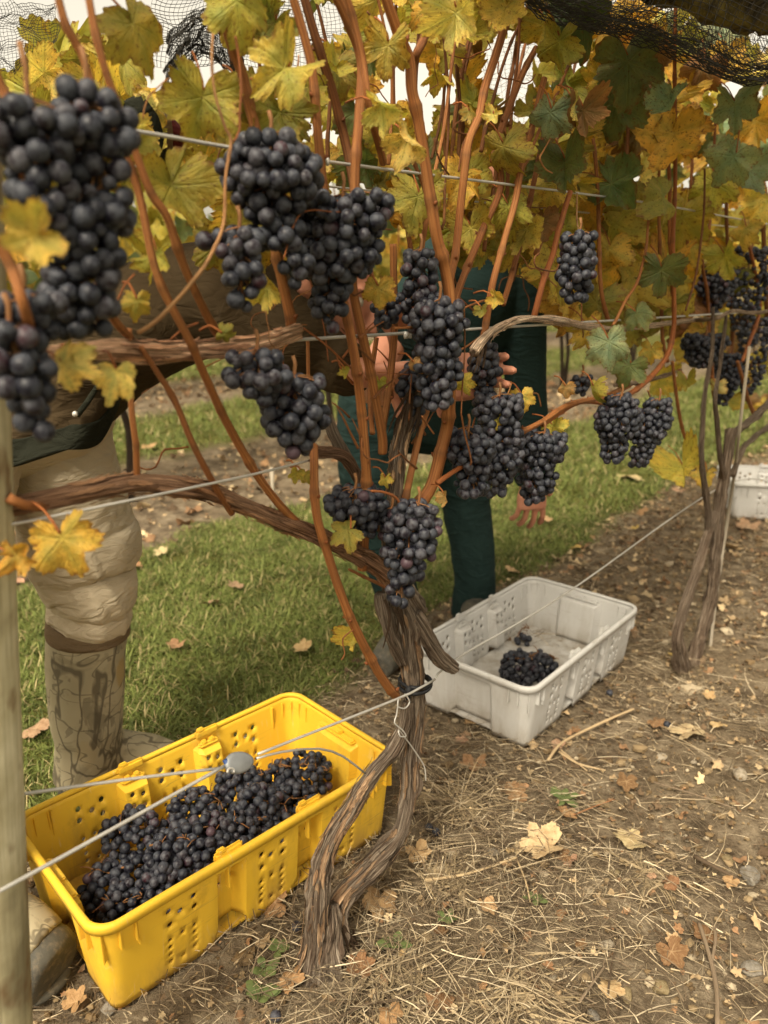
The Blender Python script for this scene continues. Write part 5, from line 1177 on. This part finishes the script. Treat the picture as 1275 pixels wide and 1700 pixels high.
# boots
def boot(root, rows_, Y, toe, sole_z, seed, name='boot'):
    up = loft_px(rows_, Y, .95, seed, .03, 1.0, 72, .006)
    b = cloth_part(name, 'camo', root, [up, limb(toe, [.055, .058, .052, .036], 20, .012, 1.0)], .006); return b
r1 = [(1034,80,213), (1060,78,211), (1100,77,208), (1150,80,207), (1190,84,205), (1225,92,204), (1250,92,208), (1285,90,212)]
tY = YB; fA = foot1+Vector((0, 0, .045))
b1 = boot(p1, r1, YB, [fA+Vector((-.03, -.0, 0)), fA+Vector((.04, .0, .01)), fA+Vector((.11, .01, .0)), fA+Vector((.17, .015, -.005))], 0, 5); b1['label'] = 'camouflage boot behind the yellow crate'
cloth_part('boot_binding', 'tape', p1, [loft_px([(1030,81,214), (1034,78,216), (1048,77,216), (1052,79,214)], YB, .96, 5, .012, step=.004)])
P = [fA+Vector((-.05, 0, -.030)), fA+Vector((.05, 0, -.032)), fA+Vector((.17, .015, -.034))]
cloth_part('sole', 'rubber', p1, [limb(P, [.05, .056, .042], 18, .012, 1.0)], .006)
fB = f2+Vector((0, 0, .05)); tB = at_z(78, 1600, .045)
upB = limb([f2+Vector((0, 0, .33)), f2+Vector((0, 0, .15)), fB+Vector((0, 0, .03))], [.062, .058, .055], 24, .012, 1, .02, 9)
b2_ = cloth_part('boot', 'camo', p1, [upB, limb([fB+Vector((0, 0, .02)), fB.lerp(tB, .5)+Vector((0, 0, .032)), tB+Vector((-.012, .008, .014))], [.055, .053, .047], 24)], .006); b2_['label'] = 'camouflage boot with muddy rubber foot by the post'
dT = (tB-fB); dT.z = 0; dT.normalize()
cloth_part('sole', 'rubber', p1, [limb([fB-dT*.05+Vector((0, 0, -.008)), fB.lerp(tB, .5)+Vector((0, 0, -.006)), tB+Vector((0, 0, -.004)), tB+dT*.016+Vector((0, 0, -.006))], [.050, .058, .054, .040], 28, .01)], .005)
def band(z, rr_, r_, mat_, nm):
    c0 = fB.lerp(tB, .55); sd_ = Vector((-dT.y, dT.x, 0)); cloth_part(nm, mat_, p1, [tube_geo([Vector((c0.x, c0.y, z))+sd_*math.sin(t)*rr_*.86+dT*math.cos(t)*rr_*1.12 for t in np.linspace(-2.6, 2.6, 44)], [r_]*44, 8)])
band(.010, .063, .008, 'rubber', 'outsole'); band(.036, .0615, .0025, 'black', 'seam_band')
# jacket: body, hem with dark trim, sleeve
jb = limb([at_y(40, 690, 1.27), at_y(105, 640, 1.27), at_y(200, 560, 1.28), CHEST, SHO, SHO+Vector((.04, 0, -.01))], [.088, .094, .090, .088, .082, .05], 36, .014, 1.25, .05, 11)
js = limb([SHO+Vector((-.03, -.05, .0)), at_y(490, 560, 1.2), ELB, at_y(590, 618, 1.17)], [.062, .058, .052, .040], 28, .010, 1, .06, 12)
js2 = limb([SHO+Vector((0, .1, 0)), SHO+Vector((.05, .2, -.06)), wr2], [.06, .055, .042], 20, .014, 1, .06, 13)
cloth_part('jacket', 'jacket', p1, [jb, js, js2], .006)
def flap(name, mat, top, bot, Yt, Yb, nfold, thick, v0=0., v1=1., push=0.):
    G = Geo(); n, m = 44, 18; V = []; T = spline([Vector((a_, b_, 0)) for a_, b_ in top], [1]*len(top), 8)[0]; Bt = spline([Vector((a_, b_, 0)) for a_, b_ in bot], [1]*len(bot), 8)[0]
    for j in range(m+1):
        v = v0+(v1-v0)*j/m
        for i in range(n+1):
            u = i/n; ia, ib = u*(len(T)-1.001), u*(len(Bt)-1.001); a_ = T[int(ia)].lerp(T[int(ia)+1], ia-int(ia)); b_ = Bt[int(ib)].lerp(Bt[int(ib)+1], ib-int(ib)); p = a_.lerp(b_, v)
            Y = Yt+(Yb-Yt)*v+.10*(2*u-1)**2*(u > .5)+.016*v*math.sin(u*nfold+2*v)+.012*nz(u*6, v*4, 2)-push; V.append(at_y(p.x, p.y, Y))
    me = mesh(name, V, [(j*(n+1)+i, j*(n+1)+i+1, (j+1)*(n+1)+i+1, (j+1)*(n+1)+i) for j in range(m) for i in range(n)]); o = child(name, me, mat, p1, p1.location); md = o.modifiers.new('thickness', 'SOLIDIFY'); md.thickness = thick; return o
TOPF = [(-30,570), (40,570), (120,575), (205,560)]; BOTF = [(-40,775), (20,770), (62,758), (112,742), (158,728), (190,668)]
flap('jacket_flap', 'jacket', TOPF, BOTF, 1.06, 1.06, 5.5, .006)
flap('jacket_hem', 'jacket_trim', TOPF, BOTF, 1.06, 1.06, 5.5, .008, .80, 1.03, .004)
st_ = [at_y(128, 690, 1.045), at_y(150, 660, 1.045), at_y(175, 620, 1.05)]
P, rr = spline(st_, [.004, .004, .003], .006); cloth_part('placket', 'jacket_trim', p1, [tube_geo(P, rr, 8)])
bt = at_y(125, 687, 1.036); gq = Geo(); gq.tube([bt, bt+Vector((0, -.003, 0))], [.0042, .0034], 12); cloth_part('button', 'wire', p1, [(gq.V, gq.F)])

# ---- person in dark green work clothes beyond the vine
Y2 = 2.10
fa, fb_ = at_z(792, 1022), at_z(668, 1085)
p2 = empty('person', fa, 'person in dark green work clothes picking grapes behind the central vine', 'person')
hipc = at_y(690, 690, 2.08); sho = at_y(800, 425, 2.02); shR = at_y(858, 420, 2.02); shL = at_y(735, 440, 1.95); hdc = at_y(800, 315, 1.95)
elR = at_y(872, 640, 2.0); wrR = at_y(884, 800, 1.98)
elL = at_y(618, 628, 1.62); wrL = at_y(752, 634, 1.26)
wrR = at_y(884, 788, 1.98)
hgR, _, _, _ = hand(wrR, Vector((.02, -.05, -1)), Vector((-.25, .95, 0)), 1.10, (.22, .45, .35), .10, (.4, .3), 1)
# gripping hand: palm behind the bunch, fingers come round its right side towards the camera
wrL = at_y(696, 628, 1.25)
hgL, _, _, _ = hand(wrL, Vector((1, .0, .03)), Vector((.05, -1, .05)), 1.0, (.12, .40, .40), .02, (.6, .3), -1)
hd, rt_, up_ = head_geo(hdc, Vector((-.35, -.85, -.3)), 1.0)
LA = at_y(783, 985, Y2); LB = at_y(662, 1050, 2.0)
body = [limb([hipc, hipc.lerp(sho, .5), sho], [.085, .08, .08], 20, .02), limb([shL, sho, shR], [.05, .06, .05], 16), limb([sho, hdc], [.05, .05], 14), hd,
        limb([shR, elR, wrR], [.042, .034, .024], 14), limb([shL, elL, wrL], [.042, .036, .025], 16),
        limb([hipc+Vector((.09, 0, -.02)), at_y(772, 850, Y2), LA, fa+Vector((0, 0, .05))], [.06, .042, .036, .032], 16), limb([hipc+Vector((-.08, 0, -.02)), at_y(620, 830, 1.98), LB, fb_+Vector((0, 0, .05))], [.06, .042, .034, .030], 16)]+hgR+hgL
cloth_part('body', 'skin', p2, body, .0042).modifiers['smooth'].iterations = 2
eyes(p2, hdc, Vector((-.35, -.85, -.3)).normalized(), rt_, up_)
gq = Geo(); bm2 = bmesh.new(); bmesh.ops.create_icosphere(bm2, subdivisions=3, radius=1); hc = hdc+Vector((.02, .03, .02)); gq.add([hc+Vector((v.co.x*.08, v.co.y*.09, v.co.z*.105)) for v in bm2.verts], [tuple(v.index for v in f.verts) for f in bm2.faces]); bm2.free()
cloth_part('hair', 'hair', p2, [(gq.V, gq.F)])
lr = loft_px([(640,690,820), (700,706,832), (780,722,818), (840,733,815), (900,744,822), (960,752,824), (1005,748,822), (1040,750,820)], Y2, .95, 21, .075, 1., 72, .008)
ll = loft_px([(645,560,700), (700,556,690), (760,558,672), (830,570,672), (900,592,682), (980,620,694), (1040,636,700), (1075,640,700)], 1.98, .95, 22, .075, 1., 72, .008)
cloth_part('trouser_leg', 'teal', p2, [lr]); cloth_part('trouser_leg', 'teal', p2, [ll]); cloth_part('trousers', 'teal', p2, [limb([hipc+Vector((-.09, 0, .02)), hipc+Vector((.09, 0, .02))], [.125, .125], 28, .015, 1, .03, 23)], .007)
jb = limb([at_y(678, 700, 2.08), hipc.lerp(sho, .35), hipc.lerp(sho, .75), sho+Vector((0, 0, .02))], [.135, .135, .14, .10], 36, .014, 1.1, .05, 31)
jr = limb([sho, shR, elR, at_y(880, 770, 1.98), at_y(883, 800, 1.98)], [.08, .066, .054, .046, .042], 28, .01, 1, .07, 32)
jl = limb([sho, shL, shL.lerp(elL, .55), shL.lerp(elL, .72)], [.08, .066, .054, .050], 28, .01, 1, .06, 33)
cloth_part('jacket', 'teal', p2, [jb, jr, jl], .007)
for f_, d_ in ((fa, Vector((-.2, -1, 0))), (fb_, Vector((-.4, -.9, 0)))):
    d_.normalize(); cloth_part('boot', 'rubber', p2, [limb([f_-d_*.05+Vector((0, 0, .04)), f_+d_*.05+Vector((0, 0, .042)), f_+d_*.15+Vector((0, 0, .034))], [.042, .045, .034], 20), limb([f_+Vector((0, 0, .03)), f_+Vector((0, 0, .14))], [.045, .05], 20)], .007)

# ================================================================== NETTING
def net_sheet(name, grid, mat, label, thick=.0012, cell=1):
    """grid[i][j] points -> knotted strands (real geometry)"""
    n, m = len(grid), len(grid[0]); V = [p for r_ in grid for p in r_]; Fc = [(i*m+j, i*m+j+1, (i+1)*m+j+1, (i+1)*m+j) for i in range(n-1) for j in range(m-1)]
    me = mesh(name, V, Fc, False); o = link(name, me, mat); md = o.modifiers.new('strands', 'WIREFRAME'); md.thickness = thick; md.use_even_offset = False; md.use_replace = True
    if label: tag(o, label, 'netting')
    return o
def net_roll(label, path, rad, nseg, ring_n, seed, thick=.0012, coremat='net_core', netmat='net', lay=2):
    P, rr = spline(path, rad, nseg); root = empty('bird_netting', path[0], label, 'netting')
    V, Fc, UV, _ = tube_geo(P, [r_*.62 for r_ in rr], 30, lambda th, s, i: (1+.35*nz(math.cos(th)*1.3+seed, math.sin(th)*1.3, s*4)+.30*nz(math.cos(th)*4, math.sin(th)*4+seed, s*7)+.15*nz(math.cos(th)*7, math.sin(th)*7, s*22), 1))
    me = mesh('folds', V, Fc); lay_ = me.uv_layers.new(name='UVMap'); li = np.empty(len(me.loops), np.int32); me.loops.foreach_get('vertex_index', li); lay_.data.foreach_set('uv', np.asarray(UV, np.float32)[li].ravel())
    child('folds', me, coremat, root, path[0])
    for q in range(lay):
        V, Fc, _, _ = tube_geo(P, [r_*(1.0+.10*q) for r_ in rr], ring_n, lambda th, s, i: (1+.22*nz(math.cos(th)*1.3+seed, math.sin(th)*1.3, s*4)+.12*nz(math.cos(th)*4+q*5, math.sin(th)*4+seed, s*2.5)+.03*nz(th*9, s*40, q), 1), False)
        me = mesh('mesh_layer', V, Fc, False); o = child('mesh_layer', me, netmat, root, path[0]); md = o.modifiers.new('strands', 'WIREFRAME'); md.thickness = thick; md.use_even_offset = False; md.use_replace = True; tag(o, kind='stuff')
    return root
def up_to(px, py, off, up): p = row(px, py, off); return p+Vector((0, 0, up))
net_roll('dark rolled bird netting sagging across the top right corner', [up_to(790, -20, -.06, .07), up_to(900, -5, -.07, .085), up_to(1000, 30, -.09, .105), up_to(1110, 62, -.12, .125), up_to(1210, 92, -.16, .14), up_to(1310, 112, -.20, .15), up_to(1420, 120, -.22, .16)], [.05, .085, .11, .13, .145, .155, .16], .018, 64, 3, .0013)
def drape(label, px0, px1, py0, py1, off, sag, n, m, mat, thick, seed, bulge=.03):
    G = []
    for i in range(n+1):
        t = i/n; r_ = []
        for j in range(m+1):
            s = j/m; px = px0+(px1-px0)*s; py = py0+(py1-py0)*t+sag*math.sin(math.pi*s); px += 16*nz(s*4+seed, t*4); py += 16*nz(s*4, t*4+seed, 3)+5*nz(s*13, t*13, seed); r_.append(row(px, py, off+bulge*nz(s*3+seed, t*2.3)+.02*nz(s*9, t*7+seed)))
        G.append(r_)
    net_sheet('bird_netting', G, mat, label, thick)
drape('dark fold of bird netting dangling behind leaves at top left', 276, 400, 150, 70, .16, -55, 26, 40, 'net', .0016, 1)
drape('open bird netting hanging against the sky at the top left', -40, 95, 5, 120, .55, 0, 30, 30, 'net', .0008, 4, .10)
drape('open bird netting seen against the sky between the upper canes', 255, 580, -40, 110, .34, 0, 26, 44, 'net', .0009, 6, .12)
drape('scrap of bird netting against the sky behind the right canes', 800, 960, 60, 200, .36, 0, 18, 20, 'net', .0010, 9, .12)
g_ = empty('cloth_bundle', row(250, 240, .22), 'dark cloth and maroon scrap bundled in the netting behind left canes', 'cloth')
for k, (pts, rd_, mt) in enumerate([([(216,165),(232,200),(245,250),(250,300)], .022, 'jacket_trim'), ([(228,170),(255,215),(275,255)], .022, 'tape'), ([(250,190),(280,220),(292,262)], .018, 'maroon'), ([(235,240),(262,262),(300,280)], .014, 'jacket_trim')]):
    P, rr = spline([row(a_, b_, .22+.02*k) for a_, b_ in pts], [rd_*.7]+[rd_]*(len(pts)-2)+[rd_*.5], .008); V, Fc, _, _ = tube_geo(P, rr, 18, lambda th, s, i: (1+.25*nz(math.cos(th)*1.5+k, math.sin(th)*1.5, s*20), 1)); child('fold', mesh('fold', V, Fc), mt, g_, g_.location)

# ================================================================== SMALL THINGS ON THE GROUND
DC = {'tan': (.44,.30,.15), 'pale': (.46,.35,.195), 'orange': (.30,.175,.085), 'brown': (.17,.09,.042), 'pink': (.34,.21,.13), 'yellow': (.46,.34,.10)}
def fallen(px, py, size, col, label, group=None, seed=0, flat=.5, rz=None):
    p = at_z(px, py, .008); r = random.Random(seed); o = link('fallen_leaf', DRY[seed % 6]); s = size*px_m(p)/1.7*1.02
    p.z = ground_h(p.x, p.y)+.010; m = Matrix.Rotation(r.uniform(0, 6.3) if rz is None else rz, 3, 'Z') @ Matrix.Rotation(r.gauss(0, .22), 3, 'X') @ Matrix.Rotation(r.gauss(0, .22), 3, 'Y')
    o.matrix_basis = Matrix.Translation(p-m @ Vector((0, .3*s, 0))) @ (m @ Matrix.Diagonal((s, s, s*flat))).to_4x4(); o.color = (*jit(DC[col], .1), 1); tag(o, label, 'leaf', group or 'fallen leaves')
for i, a_ in enumerate([(893,1411,74,'pale','large pale tan fallen leaf with a dark notch, right of the trunk'), (1039,1396,54,'pale','pale yellow fallen leaf right of the large notched one'), (941,1358,40,'orange','small orange-tan fallen leaf below the round green weed'),
 (1147,1218,58,'pale','broad tan fallen leaf on bare soil right of the grey crate'), (1190,1208,26,'tan','little tan leaf scrap beside the broad leaf on bare soil'), (848,1318,48,'orange','curled orange-brown leaf just behind the dry grass tuft'), (786,1273,42,'orange','orange-brown leaf below the grey crate\'s near corner'),
 (697,1421,42,'tan','pale crumpled leaf close to the right side of the trunk'), (1039,1308,34,'brown','dull brown leaf above the pale yellow fallen leaf'), (630,1504,56,'orange','bright orange-brown leaf lying right of the trunk foot'), (448,1500,52,'orange','dry brown leaf leaning on the yellow crate near the trunk'),
 (480,1625,46,'orange','orange-brown leaf just below the trunk foot'), (600,1600,44,'brown','brown curled leaf in the straw below right of trunk'), (1240,875,36,'pink','pinkish dead leaf in front of the far grey crate'), (1205,905,60,'tan','tan leaf on the soil right of the slim vine'), (55,1213,46,'pink','pinkish brown leaf in grass left of the camouflage boot'),
 (226,1222,34,'yellow','yellowish leaf in the grass right of the camouflage boot'), (353,998,26,'pink','pale pink-brown leaf far back on the grass'), (500,1076,32,'tan','tan leaf on the grass behind the yellow crate'), (90,1565,40,'orange','orange leaf in front of the rubber boot'), (130,1655,42,'orange','orange-brown leaf left of the yellow crate\'s front corner'),
 (1050,790,44,'pale','pale leaf on the grass under the arched cane clusters'), (850,945,24,'tan','small tan leaf on grass left of the grey crate'), (1128,1090,30,'yellow','yellow leaf touching the slim vine\'s left side'), (960,1020,20,'orange','small orange leaf scrap right behind the grey crate'), (1165,1545,44,'brown','reddish brown leaf by the forked twig'), (1120,1590,50,'brown','rust-red torn leaf left of the forked twig'), (650,1690,40,'orange','orange leaf at the bottom edge under the trunk'), (730,1660,48,'brown','brown curled leaf in the bottom straw'), (1010,1640,44,'tan','flat tan leaf near the bottom stones'), (810,1515,34,'tan','small tan leaf sunk in the straw below the notched leaf')]): fallen(*a_, seed=i+3)
LAND = {'the trunk foot': (540,1600), 'the yellow crate': (360,1420), 'the grey crate': (890,1130), 'the camouflage boot': (145,1280), 'the slim vine': (1145,1095), 'the notched leaf': (893,1411), 'the pale yellow leaf': (1039,1396), 'the broad tan leaf': (1147,1218),
 'the forked twig': (1182,1600), 'the radiating dead tuft': (1075,1450), 'the standing dry tuft': (770,1335), 'the green weed rosette': (935,1325), 'the pale angular stone': (1247,1450), 'the forked dry stalk': (960,1215), 'the thick straw stalk': (780,1450), 'the wedge-shaped stone': (1098,1634), 'the dangling hand': (890,865),
 'the dark green trouser leg': (785,960), 'the khaki knee': (150,930), 'the far grey crate': (1245,815), 'the arched cane clusters': (1055,715), 'the left cordon': (300,810), 'the broad-leaved seedling': (655,1572), 'the tiny seedling': (742,1528)}
CW = {'tan': 'tan', 'pale': 'pale', 'pink': 'pinkish', 'orange': 'orange-brown', 'brown': 'dark brown', 'yellow': 'yellowish'}; USED = set()
def where(px, py, size, col, kind):
    """a phrase no other scrap has yet: colour, size, side and distance from a landmark"""
    for nm, (lx, ly) in sorted(LAND.items(), key=lambda kv: (kv[1][0]-px)**2+(kv[1][1]-py)**2)[:7]:
        dx, dy = px-lx, py-ly; d = math.hypot(dx, dy); rel = ('right of' if dx > 0 else 'left of') if abs(dx) > abs(dy)*1.3 else ('below' if dy > 0 else 'above') if abs(dy) > abs(dx)*1.3 else ('below and right of' if dx > 0 and dy > 0 else 'below and left of' if dy > 0 else 'above and right of' if dx > 0 else 'above and left of')
        lb = '%s %s leaf %s %s %s %s' % ('tiny' if size < 19 else 'small', CW[col], kind, 'close' if d < 60 else 'further' if d < 140 else 'far', rel, nm)
        if lb not in USED: USED.add(lb); return lb
def pix(p):
    q = p-CAM; d = Vector((q.x, q.y*CP-q.z*SP, q.y*SP+q.z*CP)); return 637.5+F_PX*d.x/d.y, 850-F_PX*d.z/d.y
for i in range(18):
    p = rp(random.uniform(-.1, 3.6), random.uniform(.45, 1.9)); px, py = pix(p); c = random.choice(['tan', 'pale', 'pink', 'yellow', 'orange']); sz = random.uniform(.03, .055)/px_m(p)
    if not 30 < px < 1265: continue
    lb = where(px, py, sz, c, 'in grass')
    if lb: fallen(px, py, sz, c, lb, 'fallen leaves on the alley grass', 60+i)
for i in range(28):
    px, py = random.uniform(640, 1270), random.uniform(1130, 1690); c = random.choice(['orange', 'tan', 'brown', 'pink']); sz = random.uniform(13, 28); lb = where(px, py, sz, c, 'scrap on soil')
    if lb: fallen(px, py, sz, c, lb, 'torn leaf scraps on the bare strip', 160+i)
for i in range(34):
    p = rp(random.uniform(.2, 4.5), 2.35+random.gauss(0, .4)); px, py = pix(p); c = random.choice(['tan', 'pale', 'pink', 'orange']); sz = random.uniform(.05, .09)/px_m(p)
    if not 20 < px < 1265: continue
    lb = where(px, py, sz, c, 'beyond the grass')
    if lb: fallen(px, py, sz, c, lb, 'fallen leaves on the next row strip', 260+i)
def rock(px, py, size, col, label, seed, group=None):
    p = at_z(px, py, .004); r = random.Random(seed); bm2 = bmesh.new(); bmesh.ops.create_icosphere(bm2, subdivisions=3, radius=1); pl = [(Vector((r.gauss(0, 1), r.gauss(0, 1), r.gauss(0, 1))).normalized(), r.uniform(.55, .85)) for _ in range(9)]
    for v in bm2.verts:
        for n_, d in pl:
            e = v.co.dot(n_)-d
            if e > 0: v.co -= n_*e*.9
        v.co *= 1+.06*nz(v.co.x*3+seed, v.co.y*3, v.co.z*3)
    me = bpy.data.meshes.new('stone'); bm2.to_mesh(me); bm2.free(); me.polygons.foreach_set('use_smooth', [True]*len(me.polygons)); o = link('stone', me, 'stone'); s = size*px_m(p)*.48
    o.scale = (s*r.uniform(.9, 1.2), s*r.uniform(.7, 1), s*.62); o.rotation_euler = (r.gauss(0, .2), r.gauss(0, .2), r.uniform(0, 6)); p.z = ground_h(p.x, p.y)-.006+s*.30; o.location = p; o.color = (*col, 1); tag(o, label, 'stone', group or 'stones')
GS, OS, WS = (.25,.225,.19), (.25,.195,.11), (.36,.31,.24)
for i, a_ in enumerate([(1247,1450,38,GS,'pale grey angular stone at the right edge'), (1020,1450,30,OS,'ochre rounded stone beside the radiating dry tuft'), (1098,1634,34,OS,'olive wedge-shaped stone near the bottom right'), (1008,1563,28,WS,'cream faceted stone left of the forked twig'), (1040,1650,32,OS,'ochre stone left of the wedge-shaped stone'), (820,1412,22,GS,'smooth grey stone left of the notched leaf'),
 (1228,1288,32,WS,'long pale stone on bare soil at the right'), (1098,1261,22,WS,'small pale stone under the broad tan leaf'), (1152,1264,14,WS,'tiny white stone right of the small pale stone'), (919,1617,18,WS,'little cream stone in the bottom straw'), (178,1668,32,GS,'grey stone against the yellow crate\'s front corner'), (1250,1600,34,GS,'grey flat stone by the right edge, lower down'), (1185,1330,20,OS,'ochre pebble right of the long bare twig'), (985,1680,26,GS,'grey slaty stone at the bottom edge'), (1240,1690,30,OS,'ochre stone in the bottom right corner'), (1210,1420,22,OS,'ochre stone left of the pale angular stone'), (1140,1390,16,WS,'tiny cream stone above the short dead branch')]): rock(*a_, i+11)
def twig(pts, wpx, col, label, branches=()):
    P = [at_z(a_, b_, .008+.004*math.sin(i)) for i, (a_, b_) in enumerate(pts)]
    for p in P: p.z = ground_h(p.x, p.y)+.006+wpx*px_m(p)*.4
    root = empty('twig', P[0], label, 'twig')
    for k, (pt, w_) in enumerate([(pts, wpx)]+list(branches)):
        Q = [at_z(a_, b_, .01) for a_, b_ in pt]
        for i, p in enumerate(Q): p.z = ground_h(p.x, p.y)+.006+w_*px_m(p)*.4+.004*(i % 2)
        Q, rr = spline(Q, [w_*.66*px_m(p)*.5*(1-.35*i/len(Q)) for i, p in enumerate(Q)], .012); o = child('stick' if k == 0 else 'branch', tube('stick', Q, rr, 9, lambda th, s, i: (1+.15*nz(th, s*30, k), 1)), 'twig', root, root.location); o.color = (*col, 1)
TW, DT = (.22,.17,.115), (.10,.072,.045)
twig([(1192,1698),(1190,1640),(1182,1595),(1166,1548),(1160,1530)], 13, TW, 'forked grey-brown twig near the bottom right corner', [([(1182,1592),(1188,1560),(1187,1530)], 9)])
twig([(962,1664),(985,1635),(1006,1602)], 8, TW, 'short straight twig left of the cream stone', [([(985,1635),(980,1600)], 6)])
twig([(1152,1425),(1190,1447),(1228,1462)], 11, DT, 'dark broken branch piece left of the pale angular stone')
twig([(1085,1300),(1150,1325),(1220,1345)], 4, TW, 'long thin bare twig lying on soil below the broad leaf')
twig([(910,1262),(930,1235),(965,1212),(1010,1196),(1052,1178)], 8, (.48,.37,.22), 'forked pale dry stalk in front of the grey crate', [([(928,1245),(960,1268),(1005,1280)], 6), ([(930,1240),(975,1280)], 4)])
twig([(705,1458),(770,1456),(830,1437),(858,1431)], 8, (.50,.39,.23), 'thick pale straw stalk right of the trunk')
twig([(858,1431),(872,1470),(880,1500)], 5, (.50,.39,.23), 'bent pale stalk end pointing down from the thick straw stalk')
twig([(950,1355),(985,1343),(1020,1330)], 4, (.30,.15,.07), 'thin reddish leaf stalk pointing right from the orange-tan leaf')
twig([(560,1690),(610,1668),(660,1660),(700,1648)], 8, DT, 'dark curved stick in the straw at the bottom')
twig([(1010,1690),(1010,1640),(1016,1600),(1022,1570)], 6, DT, 'dark thin stick beside the ochre stones')
def tuft(px, py, n, L, spread, label, up=.5):
    p = at_z(px, py); P = np.repeat(np.array([list(p)]), n, 0)+np.concatenate([rng.normal(0, spread, (n, 2)), np.zeros((n, 1))], 1); az = rng.uniform(0, 2*np.pi, n); D = np.stack([np.cos(az), np.sin(az), rng.uniform(.05, up*2, n)], 1); D /= np.linalg.norm(D, axis=1)[:, None]
    bend = np.stack([np.cos(az)*.5, np.sin(az)*.5, -rng.uniform(.4, 1.3, n)], 1); az = rng.normal(rng.uniform(0, 6.3), 1.25, n) if up < .6 else az; D = np.stack([np.cos(az), np.sin(az), D[:, 2]], 1); D /= np.linalg.norm(D, axis=1)[:, None]; c = np.array([.33, .25, .145])*rng.uniform(.4, 1.25, (n, 1)); s_ = np.stack([-np.sin(az), np.cos(az), np.zeros(n)], 1)
    V, Fq, Cc = ribbons(P, D, L*rng.uniform(.4, 1.2, n), rng.uniform(.0013, .0028, n), False, bend, c, 5, s_); V[:, 2] = np.maximum(V[:, 2], .004+.003*rng.uniform(0, 1, len(V))); me = np_mesh('dry_grass_tuft', V, Fq); attr_col(me, Cc); o = link('dry_grass_tuft', me, 'straw'); tag(o, label, 'grass tuft')
tuft(770, 1335, 150, .11, .024, 'standing tuft of dry pale grass right of the trunk', .8); tuft(1075, 1450, 70, .11, .012, 'flat radiating dead grass tuft below the pale yellow leaf', .1); tuft(640, 1640, 90, .14, .03, 'dry grass tuft below the trunk foot', .25); tuft(860, 1655, 90, .13, .03, 'dry grass tuft at the bottom middle', .2); tuft(745, 1470, 110, .10, .02, 'dry grass tuft beside the thick straw stalk', .35)
def weed(px, py, n, size, label, seed):
    p = at_z(px, py); p.z = ground_h(p.x, p.y); root = empty('weed', p, label, 'weed'); r = random.Random(seed); k = px_m(p)*size
    for i in range(n):
        a_ = i*2.4+r.uniform(-.3, .3); L = k*r.uniform(.35, .62); w_ = L*.62; el = r.uniform(.15, .8); d = Vector((math.cos(a_)*math.cos(el), math.sin(a_)*math.cos(el), math.sin(el))); s_ = Vector((-math.sin(a_), math.cos(a_), 0)); up = s_.cross(d)*-1
        V = []; Fc = []
        for j in range(6):
            t = j/5; ww = w_*math.sin(math.pi*min(1, t*.92+.06))**.8*.5; c = d*L*t-Vector((0, 0, L*.35*t*t)); V += [c-s_*ww-up*ww*.25, c, c+s_*ww-up*ww*.25]
        for j in range(5):
            b = j*3; Fc += [(b, b+1, b+4, b+3), (b+1, b+2, b+5, b+4)]
        st = r.uniform(0, .3)*k; V = [v+d*st*.4 for v in V]; o = link('leaf', mesh('leaf', V, Fc), 'weed', root); o.location = (0, 0, .004)
    g = Geo(); g.tube([Vector((0, 0, -.004)), Vector((0, 0, k*.15))], [.0012, .0009], 6); link('stem', g.mesh('stem'), 'weed', root)
weed(935, 1325, 11, 50, 'round green weed rosette right of the dry tuft', 1); weed(742, 1528, 5, 36, 'small green seedling in the straw right of trunk', 2); weed(655, 1572, 6, 56, 'green seedling with broad leaves below right of trunk', 3); weed(440, 1615, 9, 50, 'leafy weed in front of the yellow crate, upper clump', 4); weed(435, 1655, 10, 56, 'leafy weed in front of the yellow crate, lower clump', 5); weed(462, 1580, 6, 40, 'small weed touching the yellow crate wall', 6); weed(885, 1500, 5, 36, 'dull green weed below the notched leaf', 8)
for px, py, lb in ((724, 1381, 'fallen grape in straw right of trunk, right one of two'), (712, 1374, 'fallen grape in straw right of trunk, left one of two'), (458, 1687, 'fallen grape at the bottom edge'), (1108, 1202, 'fallen grape on bare soil left of the broad tan leaf'), (492, 1538, 'fallen grape between yellow crate and trunk foot'), (1012, 1150, 'fallen grape under the grey crate\'s edge')):
    p = at_z(px, py, .008); o = link('berry', BERRY); o.location = p; o.scale = (.0082,)*3; o.rotation_euler = (px, py, 1); tag(o, lb, 'grape', 'grapes fallen on the soil')
